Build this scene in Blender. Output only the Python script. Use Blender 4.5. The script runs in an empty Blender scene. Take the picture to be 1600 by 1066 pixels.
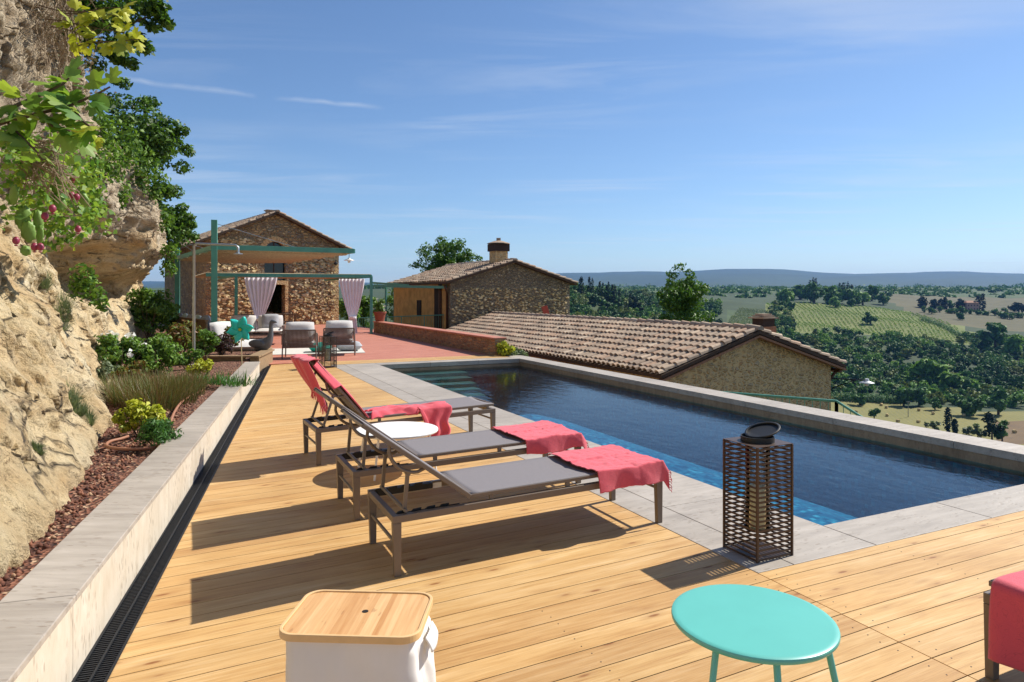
import bpy, bmesh, math, random
import numpy as np
from mathutils import Vector, Matrix, noise
R = math.radians
C = bpy.context.scene.collection
S = bpy.context.scene
rng = np.random.default_rng(7); random.seed(7)

# ------------------------------------------------------------------ camera, sky, sun
F, H, YH = 1060.0, 1.55, 462.0
cam = bpy.data.cameras.new('camera'); co = bpy.data.objects.new('camera', cam); C.objects.link(co)
co.location = (0, 0, H); co.rotation_euler = (R(90), 0, 0)
cam.sensor_width = 36; cam.lens = 36*F/1600; cam.shift_y = -71/1600
cam.clip_start = 0.05; cam.clip_end = 60000
S.camera = co
SUN_AZ, SUN_EL = R(60.6), R(46)
YAW = R(25.5)

def N(t, kind, **kw):
    n = t.nodes.new(kind)
    for k, v in kw.items():
        if k.startswith('i_'):
            n.inputs[k[2:].replace('_', ' ')].default_value = v
        else: setattr(n, k, v)
    return n
def L(t, a, b): t.links.new(a, b)

w = bpy.data.worlds.new('World'); S.world = w; w.use_nodes = True
t = w.node_tree; bg = t.nodes['Background']
sky = N(t, 'ShaderNodeTexSky', sky_type='NISHITA', sun_disc=False, sun_elevation=SUN_EL, sun_rotation=SUN_AZ,
        altitude=300, air_density=1.0, dust_density=0.35, ozone_density=6.0)
tc = N(t, 'ShaderNodeTexCoord')
sep = N(t, 'ShaderNodeSeparateXYZ'); L(t, tc.outputs['Generated'], sep.inputs[0])
zc = N(t, 'ShaderNodeMath', operation='MAXIMUM'); L(t, sep.outputs['Z'], zc.inputs[0]); zc.inputs[1].default_value = .03
dx = N(t, 'ShaderNodeMath', operation='DIVIDE'); L(t, sep.outputs['X'], dx.inputs[0]); L(t, zc.outputs[0], dx.inputs[1])
dy = N(t, 'ShaderNodeMath', operation='DIVIDE'); L(t, sep.outputs['Y'], dy.inputs[0]); L(t, zc.outputs[0], dy.inputs[1])
cv = N(t, 'ShaderNodeCombineXYZ'); L(t, dx.outputs[0], cv.inputs[0]); L(t, dy.outputs[0], cv.inputs[1])
mp = N(t, 'ShaderNodeMapping'); mp.inputs['Rotation'].default_value = (0, 0, R(-12)); mp.inputs['Scale'].default_value = (.28, 1.1, 1)
L(t, cv.outputs[0], mp.inputs[0])
nz = N(t, 'ShaderNodeTexNoise'); nz.inputs['Scale'].default_value = 1.3; nz.inputs['Detail'].default_value = 9; nz.inputs['Roughness'].default_value = .62; nz.inputs['Distortion'].default_value = .7
L(t, mp.outputs[0], nz.inputs['Vector'])
cr = N(t, 'ShaderNodeMapRange'); cr.inputs[1].default_value = .45; cr.inputs[2].default_value = .80; cr.inputs[3].default_value = 0; cr.inputs[4].default_value = .5
L(t, nz.outputs[0], cr.inputs[0])
nb = N(t, 'ShaderNodeTexNoise'); nb.inputs['Scale'].default_value = .45; L(t, cv.outputs[0], nb.inputs['Vector'])
nbr = N(t, 'ShaderNodeMapRange'); nbr.inputs[1].default_value = .40; nbr.inputs[2].default_value = .60; L(t, nb.outputs[0], nbr.inputs[0])
mm = N(t, 'ShaderNodeMath', operation='MULTIPLY'); L(t, cr.outputs[0], mm.inputs[0]); L(t, nbr.outputs[0], mm.inputs[1])
# an old contrail: a thin band along a great circle
def dirpx(x, y):
    return Vector(((x-800)/F, 1, (YH-y)/F)).normalized()
d1, d2 = dirpx(215, 128), dirpx(560, 166)
nrm = d1.cross(d2).normalized(); mid = (d1+d2).normalized()
vn = N(t, 'ShaderNodeVectorMath', operation='NORMALIZE'); L(t, tc.outputs['Generated'], vn.inputs[0])
wob = N(t, 'ShaderNodeTexNoise'); wob.inputs['Scale'].default_value = 14; wob.inputs['Detail'].default_value = 5; L(t, vn.outputs[0], wob.inputs['Vector'])
dp = N(t, 'ShaderNodeVectorMath', operation='DOT_PRODUCT'); L(t, vn.outputs[0], dp.inputs[0]); dp.inputs[1].default_value = nrm
wo2 = N(t, 'ShaderNodeMath', operation='MULTIPLY_ADD'); L(t, wob.outputs[0], wo2.inputs[0]); wo2.inputs[1].default_value = .012; wo2.inputs[2].default_value = -.006
ad = N(t, 'ShaderNodeMath', operation='ADD'); L(t, dp.outputs['Value'], ad.inputs[0]); L(t, wo2.outputs[0], ad.inputs[1])
ab = N(t, 'ShaderNodeMath', operation='ABSOLUTE'); L(t, ad.outputs[0], ab.inputs[0])
b1 = N(t, 'ShaderNodeMapRange'); b1.inputs[1].default_value = 0; b1.inputs[2].default_value = .0045; b1.inputs[3].default_value = .30; b1.inputs[4].default_value = 0; L(t, ab.outputs[0], b1.inputs[0])
dm = N(t, 'ShaderNodeVectorMath', operation='DOT_PRODUCT'); L(t, vn.outputs[0], dm.inputs[0]); dm.inputs[1].default_value = mid
b2 = N(t, 'ShaderNodeMapRange'); b2.inputs[1].default_value = .985; b2.inputs[2].default_value = .992; L(t, dm.outputs['Value'], b2.inputs[0])
b3 = N(t, 'ShaderNodeMapRange'); b3.inputs[1].default_value = .3; b3.inputs[2].default_value = .6; L(t, wob.outputs[0], b3.inputs[0])
mb1 = N(t, 'ShaderNodeMath', operation='MULTIPLY'); L(t, b1.outputs[0], mb1.inputs[0]); L(t, b2.outputs[0], mb1.inputs[1])
mb2 = N(t, 'ShaderNodeMath', operation='MULTIPLY'); L(t, mb1.outputs[0], mb2.inputs[0]); L(t, b3.outputs[0], mb2.inputs[1])
mx = N(t, 'ShaderNodeMath', operation='ADD'); L(t, mm.outputs[0], mx.inputs[0]); L(t, mb2.outputs[0], mx.inputs[1])
mix = N(t, 'ShaderNodeMix', data_type='RGBA'); L(t, mx.outputs[0], mix.inputs[0]); L(t, sky.outputs[0], mix.inputs[6]); mix.inputs[7].default_value = (6.0, 6.4, 7.0, 1)
L(t, mix.outputs[2], bg.inputs[0]); bg.inputs[1].default_value = .092

sl = bpy.data.lights.new('sun', 'SUN'); sl.energy = 4.7; sl.angle = R(.53); sl.color = (1, .95, .86)
so = bpy.data.objects.new('sun', sl); C.objects.link(so)
sd = Vector((math.sin(SUN_AZ)*math.cos(SUN_EL), math.cos(SUN_AZ)*math.cos(SUN_EL), math.sin(SUN_EL)))
so.rotation_euler = sd.to_track_quat('Z', 'Y').to_euler()
so.location = (30, 20, 40)
S.view_settings.view_transform = 'Standard'; S.view_settings.look = 'None'; S.view_settings.gamma = 1
S.view_settings.exposure = 0.52
S.cycles.max_bounces = 8; S.cycles.transparent_max_bounces = 24; S.cycles.volume_bounces = 0
S.cycles.sample_clamp_indirect = 6

# ------------------------------------------------------------------ geometry of the place
CY, SY = math.cos(YAW), math.sin(YAW)
def UV(u, v, z=0): return Vector((u*CY-v*SY, u*SY+v*CY, z))       # pool frame: u along the boards, v along the pool
def uv_of(p): return (CY*p[0]+SY*p[1], -SY*p[0]+CY*p[1])
TILT = 0.022
def deckz(u): return TILT*(u-2.87) if u < 2.87 else 0.0            # the lounger deck drains towards the planter
def at(x, y, z=0.0):                                               # where a sight line meets height z
    Y = F*(H-z)/(y-YH); return Vector(((x-800)/F*Y, Y, z))
def far(x, y, Y): return Vector(((x-800)/F*Y, Y, H-(y-YH)/F*Y))

# ------------------------------------------------------------------ helpers
def tag(o, label=None, cat=None, group=None, kind=None):
    if label: o['label'] = label
    if cat: o['category'] = cat
    if group: o['group'] = group
    if kind: o['kind'] = kind
    return o
def thing(name, label, cat, loc=(0, 0, 0), rot=(0, 0, 0), group=None):
    o = bpy.data.objects.new(name, None); C.objects.link(o)
    o.location = loc; o.rotation_euler = rot; o.empty_display_size = .1
    return tag(o, label, cat, group)
def copy_tree(o, parent=None):
    c = o.copy(); C.objects.link(c)
    if parent: c.parent = parent
    for ch in o.children: copy_tree(ch, c)
    return c

class MB:
    def __init__(s): s.v = []; s.f = []
    def add(s, vs, fs):
        b = len(s.v); s.v += [tuple(p) for p in vs]; s.f += [tuple(i+b for i in f) for f in fs]; return s
    def box(s, c, d, rz=0, M=None):
        hx, hy, hz = d[0]/2, d[1]/2, d[2]/2
        ps = [Vector((sx*hx, sy*hy, sz*hz)) for sz in (-1, 1) for sy in (-1, 1) for sx in (-1, 1)]
        m = Matrix.Rotation(rz, 3, 'Z') if M is None else M
        ps = [m @ p + Vector(c) for p in ps]
        return s.add(ps, [(0, 2, 3, 1), (4, 5, 7, 6), (0, 1, 5, 4), (2, 6, 7, 3), (0, 4, 6, 2), (1, 3, 7, 5)])
    def bar(s, a, b, wd, ht, up=(0, 0, 1)):
        a, b = Vector(a), Vector(b); x = (b-a); ln = x.length; x = x/ln
        z = Vector(up); y = z.cross(x)
        if y.length < 1e-4: y = Vector((0, 1, 0)).cross(x)
        y.normalize(); z = x.cross(y)
        return s.box((a+b)/2, (ln, wd, ht), M=Matrix((x, y, z)).transposed())
    def tube(s, pts, r, seg=8, caps=True):
        pts = [Vector(p) for p in pts]; n = len(pts)
        rs = r if isinstance(r, (list, tuple)) else [r]*n
        vs = []; prev = None
        for i, p in enumerate(pts):
            d = (pts[min(i+1, n-1)]-pts[max(i-1, 0)]).normalized()
            if prev is None:
                a = Vector((0, 0, 1)) if abs(d.z) < .9 else Vector((1, 0, 0))
                x = a.cross(d).normalized()
            else:
                x = (prev-d*prev.dot(d)).normalized()
            prev = x; y = d.cross(x)
            for k in range(seg):
                an = 2*math.pi*k/seg; vs.append(p+(x*math.cos(an)+y*math.sin(an))*rs[i])
        fs = [(i*seg+k, i*seg+(k+1) % seg, (i+1)*seg+(k+1) % seg, (i+1)*seg+k) for i in range(n-1) for k in range(seg)]
        if caps: fs += [tuple(range(seg))[::-1], tuple((n-1)*seg+k for k in range(seg))]
        return s.add(vs, fs)
    def lathe(s, prof, c=(0, 0, 0), seg=32, M=None):
        vs = []
        for r, z in prof:
            for k in range(seg):
                an = 2*math.pi*k/seg; p = Vector((r*math.cos(an), r*math.sin(an), z))
                if M is not None: p = M @ p
                vs.append(p+Vector(c))
        n = len(prof)
        fs = [(i*seg+k, i*seg+(k+1) % seg, (i+1)*seg+(k+1) % seg, (i+1)*seg+k) for i in range(n-1) for k in range(seg)]
        if prof[0][0] > 1e-6: fs.append(tuple(range(seg))[::-1])
        if prof[-1][0] > 1e-6: fs.append(tuple((n-1)*seg+k for k in range(seg)))
        return s.add(vs, fs)
    def ell(s, c, r, seg=14, rings=9, M=None, nz=0, ns=3):
        vs = []
        for i in range(rings+1):
            th = math.pi*i/rings
            for k in range(seg):
                ph = 2*math.pi*k/seg
                p = Vector((math.sin(th)*math.cos(ph), math.sin(th)*math.sin(ph), math.cos(th)))
                if nz: p = p*(1+nz*noise.noise(p*ns+Vector(c)))
                p = Vector((p.x*r[0], p.y*r[1], p.z*r[2]))
                if M is not None: p = M @ p
                vs.append(p+Vector(c))
        return s.add(vs, [(i*seg+k, (i+1)*seg+k, (i+1)*seg+(k+1) % seg, i*seg+(k+1) % seg) for i in range(rings) for k in range(seg)])
    def prism(s, poly, z0, z1):
        n = len(poly)
        zz0 = z0 if callable(z0) else (lambda p: z0); zz1 = z1 if callable(z1) else (lambda p: z1)
        vs = [(p[0], p[1], zz0(p)) for p in poly]+[(p[0], p[1], zz1(p)) for p in poly]
        fs = [tuple(range(n))[::-1], tuple(range(n, 2*n))]+[(i, (i+1) % n, n+(i+1) % n, n+i) for i in range(n)]
        return s.add(vs, fs)
    def grid(s, fn, nu, nv, closed=False):
        vs = [fn(i/(nu-1), j/(nv-1)) for j in range(nv) for i in range(nu)]
        return s.add(vs, [(j*nu+i, j*nu+i+1, (j+1)*nu+i+1, (j+1)*nu+i) for j in range(nv-1) for i in range(nu-1)])
    def build(s, name, m, parent=None, smooth=None, bevel=0, weld=False, solid=0, sub=0):
        me = bpy.data.meshes.new(name); me.from_pydata(s.v, [], s.f); me.update()
        if weld:
            bm = bmesh.new(); bm.from_mesh(me); bmesh.ops.remove_doubles(bm, verts=bm.verts, dist=1e-5)
            bmesh.ops.recalc_face_normals(bm, faces=bm.faces); bm.to_mesh(me); bm.free()
        o = bpy.data.objects.new(name, me); C.objects.link(o); me.materials.append(m)
        if parent: o.parent = parent
        if smooth is not None:
            me.polygons.foreach_set('use_smooth', [True]*len(me.polygons))
            if smooth < 180:
                bm = bmesh.new(); bm.from_mesh(me)
                for e in bm.edges:
                    if len(e.link_faces) == 2 and e.calc_face_angle(0) > R(smooth): e.smooth = False
                bm.to_mesh(me); bm.free()
        if solid: md = o.modifiers.new('thick', 'SOLIDIFY'); md.thickness = solid; md.offset = 0
        if sub: md = o.modifiers.new('sub', 'SUBSURF'); md.levels = sub; md.render_levels = sub
        if bevel:
            md = o.modifiers.new('bevel', 'BEVEL'); md.width = bevel; md.segments = 2; md.limit_method = 'ANGLE'; md.angle_limit = R(40)
        return o

def np_obj(name, V, Fq, m, parent=None, smooth=False):
    me = bpy.data.meshes.new(name)
    V = np.asarray(V, np.float32); Fq = np.asarray(Fq, np.int32); k = Fq.shape[1]
    me.vertices.add(len(V)); me.vertices.foreach_set('co', V.ravel())
    me.loops.add(Fq.size); me.loops.foreach_set('vertex_index', Fq.ravel())
    me.polygons.add(len(Fq)); me.polygons.foreach_set('loop_start', np.arange(0, Fq.size, k, dtype=np.int32))
    me.polygons.foreach_set('loop_total', np.full(len(Fq), k, np.int32))
    if smooth: me.polygons.foreach_set('use_smooth', np.ones(len(Fq), bool))
    me.update(calc_edges=True); me.validate()
    o = bpy.data.objects.new(name, me); C.objects.link(o); me.materials.append(m)
    if parent: o.parent = parent
    return o

def leaf_arrays(blobs, size, aspect=.55, shell=.55, up=.35, fold=.18, jit=.45):
    """blobs: rows cx,cy,cz,rx,ry,rz,n -> kite shaped leaves through the volume of each clump"""
    Vs = []; 
    for b in blobs:
        n = int(b[6]); c = np.array(b[:3]); r = np.array(b[3:6])
        d = rng.normal(size=(n, 3)); d /= np.linalg.norm(d, axis=1)[:, None]
        rad = (shell+(1-shell)*rng.random(n))*(1+.12*rng.normal(size=n))
        p = c+d*r*rad[:, None]
        nrm = d*.6+rng.normal(size=(n, 3))*.6+np.array([0, 0, up]); nrm /= np.linalg.norm(nrm, axis=1)[:, None]
        a = rng.normal(size=(n, 3)); a -= nrm*(a*nrm).sum(1)[:, None]; a /= np.linalg.norm(a, axis=1)[:, None]
        bb = np.cross(nrm, a); s = size*(1-jit+2*jit*rng.random(n))[:, None]
        q = np.stack([p-a*s*.5, p-bb*s*aspect*.5+a*s*.05+nrm*s*fold, p+a*s*.5, p+bb*s*aspect*.5+a*s*.05+nrm*s*fold], 1)
        Vs.append(q.reshape(-1, 3))
    V = np.concatenate(Vs); return V, np.arange(len(V)).reshape(-1, 4)
def leaves(name, blobs, size, m, parent=None, **kw):
    V, Q = leaf_arrays(blobs, size, **kw); return np_obj(name, V, Q, m, parent)
def clumps(c, r, n, leaf_n, rr=(.22, .42), flat=.8, zmin=-1):
    out = []
    while len(out) < n:
        d = rng.normal(size=3); d /= np.linalg.norm(d); d *= rng.random()**.45
        if d[2] < zmin: continue
        k = rr[0]+(rr[1]-rr[0])*rng.random(); m_ = (r[0]+r[1]+r[2])/3
        out.append((c[0]+d[0]*r[0], c[1]+d[1]*r[1], c[2]+d[2]*r[2], k*m_, k*m_, k*m_*flat, leaf_n))
    return out

# ------------------------------------------------------------------ materials
def lin(h):
    h = h.lstrip('#'); o = []
    for i in (0, 2, 4):
        c_ = int(h[i:i+2], 16)/255; o.append(c_/12.92 if c_ <= .04045 else ((c_+.055)/1.055)**2.4)
    return (*o, 1)
def mat(name, base=(.5, .5, .5), rough=.6, metal=0, spec=.5):
    m = bpy.data.materials.new(name); m.use_nodes = True; t = m.node_tree; p = t.nodes['Principled BSDF']
    p.inputs['Base Color'].default_value = (*base[:3], 1); p.inputs['Roughness'].default_value = rough
    p.inputs['Metallic'].default_value = metal; p.inputs['Specular IOR Level'].default_value = spec
    return m, t, p
def coords(t, scale=(1, 1, 1), kind='Object', rot=(0, 0, 0)):
    c = N(t, 'ShaderNodeTexCoord'); m = N(t, 'ShaderNodeMapping'); m.inputs['Scale'].default_value = scale; m.inputs['Rotation'].default_value = rot
    L(t, c.outputs[kind], m.inputs[0]); return m.outputs[0]
def ntex(t, v, scale, detail=4, rough=.55, dist=0):
    n = N(t, 'ShaderNodeTexNoise'); n.inputs['Scale'].default_value = scale; n.inputs['Detail'].default_value = detail
    n.inputs['Roughness'].default_value = rough; n.inputs['Distortion'].default_value = dist
    if v is not None: L(t, v, n.inputs['Vector'])
    return n.outputs[0]
def vor(t, v, scale, feature='F1', out='Distance', rnd=1):
    n = N(t, 'ShaderNodeTexVoronoi', feature=feature); n.inputs['Scale'].default_value = scale; n.inputs['Randomness'].default_value = rnd
    if v is not None: L(t, v, n.inputs['Vector'])
    return n.outputs[out]
def ramp(t, v, stops):
    n = N(t, 'ShaderNodeValToRGB'); e = n.color_ramp.elements
    while len(e) < len(stops): e.new(.5)
    for q, (p, c) in zip(e, stops):
        q.position = p; q.color = (*c[:3], 1) if not isinstance(c, (int, float)) else (c, c, c, 1)
    L(t, v, n.inputs[0]); return n.outputs[0]
def mixc(t, f, a, b, mode='MIX'):
    n = N(t, 'ShaderNodeMix', data_type='RGBA', blend_type=mode)
    for i, x in ((0, f), (6, a), (7, b)):
        if hasattr(x, 'links'): L(t, x, n.inputs[i])
        elif i == 0: n.inputs[0].default_value = x
        else: n.inputs[i].default_value = (*x[:3], 1)
    return n.outputs[2]
def math_(t, op, a, b=0):
    n = N(t, 'ShaderNodeMath', operation=op)
    for i, x in ((0, a), (1, b)):
        if hasattr(x, 'links'): L(t, x, n.inputs[i])
        else: n.inputs[i].default_value = x
    return n.outputs[0]
def bump(t, p, h, strength=.5, dist=.02, prev=None):
    n = N(t, 'ShaderNodeBump'); n.inputs['Strength'].default_value = strength; n.inputs['Distance'].default_value = dist
    L(t, h, n.inputs['Height'])
    if prev is not None: L(t, prev, n.inputs['Normal'])
    L(t, n.outputs[0], p.inputs['Normal']); return n.outputs[0]
def island(t): return N(t, 'ShaderNodeNewGeometry').outputs['Random Per Island']

def m_plain(name, hexc, rough=.5, metal=0, nz=.12, scale=30, bmp=.0):
    m, t, p = mat(name, lin(hexc), rough, metal); v = coords(t)
    n = ntex(t, v, scale, 5); b = lin(hexc)
    L(t, ramp(t, n, [(.25, [x*(1-nz) for x in b[:3]]), (.75, [min(1, x*(1+nz)) for x in b[:3]])]), p.inputs['Base Color'])
    if bmp: bump(t, p, n, bmp, .004)
    return m
def m_leaf(name, cols, trans=.35, rough=.5):
    m, t, p = mat(name, rough=rough); isl = island(t)
    st = [(i/(len(cols)-1) if len(cols) > 1 else 0, lin(c)) for i, c in enumerate(cols)]
    col = ramp(t, isl, st); L(t, col, p.inputs['Base Color']); p.inputs['Specular IOR Level'].default_value = .35
    tr = N(t, 'ShaderNodeBsdfTranslucent'); L(t, mixc(t, .5, col, (.45, .5, .05), 'OVERLAY'), tr.inputs[0])
    mx = N(t, 'ShaderNodeMixShader'); mx.inputs[0].default_value = trans; L(t, p.outputs[0], mx.inputs[1]); L(t, tr.outputs[0], mx.inputs[2])
    L(t, mx.outputs[0], t.nodes['Material Output'].inputs[0]); return m

def m_deck():
    m, t, p = mat('larch_boards', rough=.5); isl = island(t)
    c = N(t, 'ShaderNodeTexCoord'); off = N(t, 'ShaderNodeVectorMath', operation='SCALE'); off.inputs[0].default_value = (37, 11, 5); L(t, isl, off.inputs['Scale'])
    ad = N(t, 'ShaderNodeVectorMath', operation='ADD'); L(t, c.outputs['Object'], ad.inputs[0]); L(t, off.outputs[0], ad.inputs[1])
    def mp(s):
        q = N(t, 'ShaderNodeMapping'); q.inputs['Scale'].default_value = s; L(t, ad.outputs[0], q.inputs[0]); return q.outputs[0]
    # knots bend the grain
    kd = vor(t, mp((1.5, 5, 1)), 1.9); knot = ramp(t, kd, [(0, 1), (.07, .85), (.12, .25), (.32, 0)])
    grain = ntex(t, mp((1.2, 26, 6)), 2.2, 6, .62, .6); fine = ntex(t, mp((3, 150, 10)), 2, 3, .5)
    broad = ntex(t, mp((.7, 4.5, 1)), 1.2, 3, .5, 1.2)
    g2 = math_(t, 'ADD', math_(t, 'MULTIPLY', grain, .6), math_(t, 'MULTIPLY', broad, .45))
    col = ramp(t, g2, [(.3, lin('#a97844')), (.47, lin('#c99f64')), (.58, lin('#d4ae76')), (.72, lin('#e2c496'))])
    col = mixc(t, .25, col, ramp(t, fine, [(.35, (.28, .14, .05)), (.6, (.62, .42, .2))]))
    stain = ntex(t, coords(t, (.9, .9, 1)), .8, 5, .6, .6); col = mixc(t, .30, col, ramp(t, stain, [(.36, (.62, .58, .54)), (.52, (1, 1, 1)), (.7, (1.08, 1.06, 1.02))]), 'MULTIPLY')
    tint = ramp(t, isl, [(0, (.80, .74, .70)), (.3, (.98, .95, .9)), (.6, (.9, .88, .86)), (1, (1.0, 1.0, .98))])
    col = mixc(t, 1, col, tint, 'MULTIPLY')
    col = mixc(t, knot, col, lin('#86562e'))
    # two dark screw heads near joists
    L(t, col, p.inputs['Base Color'])
    L(t, ramp(t, grain, [(.3, .5), (.7, .68)]), p.inputs['Roughness']); p.inputs['Specular IOR Level'].default_value = .3
    bump(t, p, math_(t, 'ADD', grain, math_(t, 'MULTIPLY', fine, .5)), .25, .003); return m
def m_trav(name, a, b, c_, scale=(1, 1, 1), pit=.5):
    m, t, p = mat(name, rough=.6); v = coords(t, scale)
    n1 = ntex(t, coords(t, (scale[0]*1.5, scale[1]*9, scale[2]*9)), 1.6, 8, .65, .4); n2 = ntex(t, v, 1.3, 4); pv = coords(t, (scale[0]*10, scale[1]*30, scale[2]*30))
    col = ramp(t, n1, [(.3, lin(a)), (.5, lin(b)), (.72, lin(c_))]); col = mixc(t, .35, col, ramp(t, n2, [(.35, lin(a)), (.65, lin(c_))]))
    pit_m = math_(t, 'MULTIPLY', ramp(t, vor(t, pv, 1.3), [(0, 1), (.22, .7), (.36, 0)]), ramp(t, ntex(t, v, 4.1, 4, .7), [(.46, 0), (.56, 1)]))
    col = mixc(t, math_(t, 'MULTIPLY', pit_m, pit), col, lin('#6d5a45')); isl = island(t)
    col = mixc(t, 1, col, ramp(t, isl, [(0, (.86, .86, .86)), (1, (1, 1, 1))]), 'MULTIPLY')
    L(t, col, p.inputs['Base Color']); bump(t, p, math_(t, 'SUBTRACT', n1, pit_m), .3, .006); return m
def m_stone(name, cols, mortar, scale=3.2, squash=1.7, strength=1.0, mw=.06, dist=.06):
    m, t, p = mat(name, rough=.85)
    v0 = coords(t, (1, 1, squash)); ns = N(t, 'ShaderNodeTexNoise'); ns.inputs['Scale'].default_value = 2.5; ns.inputs['Detail'].default_value = 3; L(t, v0, ns.inputs['Vector'])
    av = N(t, 'ShaderNodeVectorMath', operation='SCALE'); L(t, ns.outputs['Color'], av.inputs[0]); av.inputs['Scale'].default_value = .22
    v = N(t, 'ShaderNodeVectorMath', operation='ADD'); L(t, v0, v.inputs[0]); L(t, av.outputs[0], v.inputs[1]); v = v.outputs[0]
    d = vor(t, v, scale, 'DISTANCE_TO_EDGE'); rc = vor(t, v, scale, 'F1', 'Color')
    sx = N(t, 'ShaderNodeSeparateColor'); L(t, rc, sx.inputs[0])
    st = [(i/(len(cols)-1), lin(c)) for i, c in enumerate(cols)]
    col = ramp(t, sx.outputs[0], st); n = ntex(t, coords(t), 14, 6, .7)
    col = mixc(t, .5, col, ramp(t, n, [(.3, (.35, .32, .28)), (.7, (1.3, 1.25, 1.15))]), 'MULTIPLY')
    e = ramp(t, d, [(0, 0), (mw, .2), (mw*2.2, 1)])
    col = mixc(t, e, lin(mortar), col); L(t, col, p.inputs['Base Color'])
    h = math_(t, 'ADD', math_(t, 'MULTIPLY', e, math_(t, 'ADD', sx.outputs[1], .5)), math_(t, 'MULTIPLY', n, .45)); bump(t, p, h, strength, dist); return m
def m_cliff():
    m, t, p = mat('tuff_rock', rough=.92); v = coords(t)
    a = ntex(t, v, .55, 6, .6, .5); b = ntex(t, v, 3.2, 9, .68); c = ntex(t, v, 12, 7, .72); st = ntex(t, coords(t, (.6, .6, 2.6)), 1.4, 6, .6, .8)
    col = ramp(t, a, [(.3, lin('#b89364')), (.47, lin('#d3b98a')), (.6, lin('#e0d0ac')), (.75, lin('#ccb182'))])
    col = mixc(t, .45, col, ramp(t, st, [(.3, lin('#b08550')), (.55, lin('#dec9a0')), (.8, lin('#eae0c8'))]))
    sp = N(t, 'ShaderNodeSeparateXYZ'); L(t, N(t, 'ShaderNodeTexCoord').outputs['Object'], sp.inputs[0])
    # weathered grey crust on the upper part of the face
    hz = math_(t, 'ADD', sp.outputs[2], math_(t, 'MULTIPLY', math_(t, 'SUBTRACT', a, .5), 3.0)); gm = N(t, 'ShaderNodeMapRange'); gm.inputs[1].default_value = 2.1; gm.inputs[2].default_value = 3.0; L(t, hz, gm.inputs[0])
    grey = ramp(t, b, [(.3, lin('#82766a')), (.5, lin('#b0a08a')), (.7, lin('#d4c8b2'))])
    col = mixc(t, math_(t, 'MULTIPLY', gm.outputs[0], .75), col, grey)
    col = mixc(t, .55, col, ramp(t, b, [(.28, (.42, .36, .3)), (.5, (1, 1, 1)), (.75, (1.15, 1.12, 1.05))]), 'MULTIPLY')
    pits = ramp(t, vor(t, v, 7), [(0, 0), (.18, .5), (.4, 1)]); pm = ramp(t, ntex(t, v, 2.2, 3), [(.45, 0), (.6, 1)])
    spots = ramp(t, ntex(t, v, 19, 5, .75), [(.34, 1), (.45, 0)])
    col = mixc(t, math_(t, 'MULTIPLY', spots, .75), col, lin('#6d5638'))
    wv_ = N(t, 'ShaderNodeVectorMath', operation='ADD'); sc_n = N(t, 'ShaderNodeTexNoise'); sc_n.inputs['Scale'].default_value = 1.6; sc_n.inputs['Detail'].default_value = 4; L(t, v, sc_n.inputs['Vector']); L(t, coords(t, (1, 1, 1.7)), wv_.inputs[0]); L(t, sc_n.outputs['Color'], wv_.inputs[1])
    crk = ramp(t, vor(t, wv_.outputs[0], 1.5, 'DISTANCE_TO_EDGE'), [(0, 0), (.03, .6), (.07, 1)]); cmask = ramp(t, ntex(t, v, .9, 3), [(.46, 0), (.56, 1)])
    crack = math_(t, 'MULTIPLY', math_(t, 'SUBTRACT', 1, crk), cmask)
    col = mixc(t, math_(t, 'MULTIPLY', crack, .6), col, lin('#5e4a30'))
    L(t, col, p.inputs['Base Color'])
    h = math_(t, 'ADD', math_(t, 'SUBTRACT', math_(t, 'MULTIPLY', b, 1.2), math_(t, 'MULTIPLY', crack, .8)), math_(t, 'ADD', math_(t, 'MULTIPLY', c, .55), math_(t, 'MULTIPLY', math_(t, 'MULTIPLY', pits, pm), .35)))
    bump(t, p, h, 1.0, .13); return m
def m_soil():
    m, t, p = mat('lapilli', rough=.95); v = coords(t); d = vor(t, v, 38, 'F1', 'Color'); sx = N(t, 'ShaderNodeSeparateColor'); L(t, d, sx.inputs[0])
    col = ramp(t, sx.outputs[0], [(0, lin('#3d2520')), (.45, lin('#66402f')), (.85, lin('#8a5a44')), (1, lin('#b79a7c'))])
    L(t, col, p.inputs['Base Color']); bump(t, p, vor(t, v, 38), 1, .03); return m
def m_terra():
    m, t, p = mat('terracotta_paving', rough=.65); v = coords(t); br = N(t, 'ShaderNodeTexBrick'); L(t, v, br.inputs['Vector'])
    br.inputs['Scale'].default_value = 1; br.inputs['Brick Width'].default_value = .3; br.inputs['Row Height'].default_value = .15; br.inputs['Mortar Size'].default_value = .006
    br.inputs['Color1'].default_value = lin('#ad6850'); br.inputs['Color2'].default_value = lin('#bc7a62'); br.inputs['Mortar'].default_value = lin('#8d6a5e')
    L(t, mixc(t, .3, br.outputs[0], ramp(t, ntex(t, v, 2.5, 5), [(.3, lin('#a25c48')), (.7, lin('#c68a72'))])), p.inputs['Base Color']); return m
def m_tile():
    m, t, p = mat('clay_roof_tile', rough=.85); isl = island(t); v = coords(t)
    col = ramp(t, isl, [(0, lin('#867260')), (.25, lin('#b09a82')), (.5, lin('#9a8672')), (.72, lin('#b69a80')), (.88, lin('#aa8a70')), (1, lin('#cab69c'))])
    n = ntex(t, v, 9, 6, .7); col = mixc(t, .55, col, ramp(t, n, [(.3, (.45, .43, .4)), (.55, (1, 1, 1)), (.8, (1.2, 1.2, 1.1))]), 'MULTIPLY')
    L(t, col, p.inputs['Base Color']); bump(t, p, n, .4, .01); return m
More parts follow.
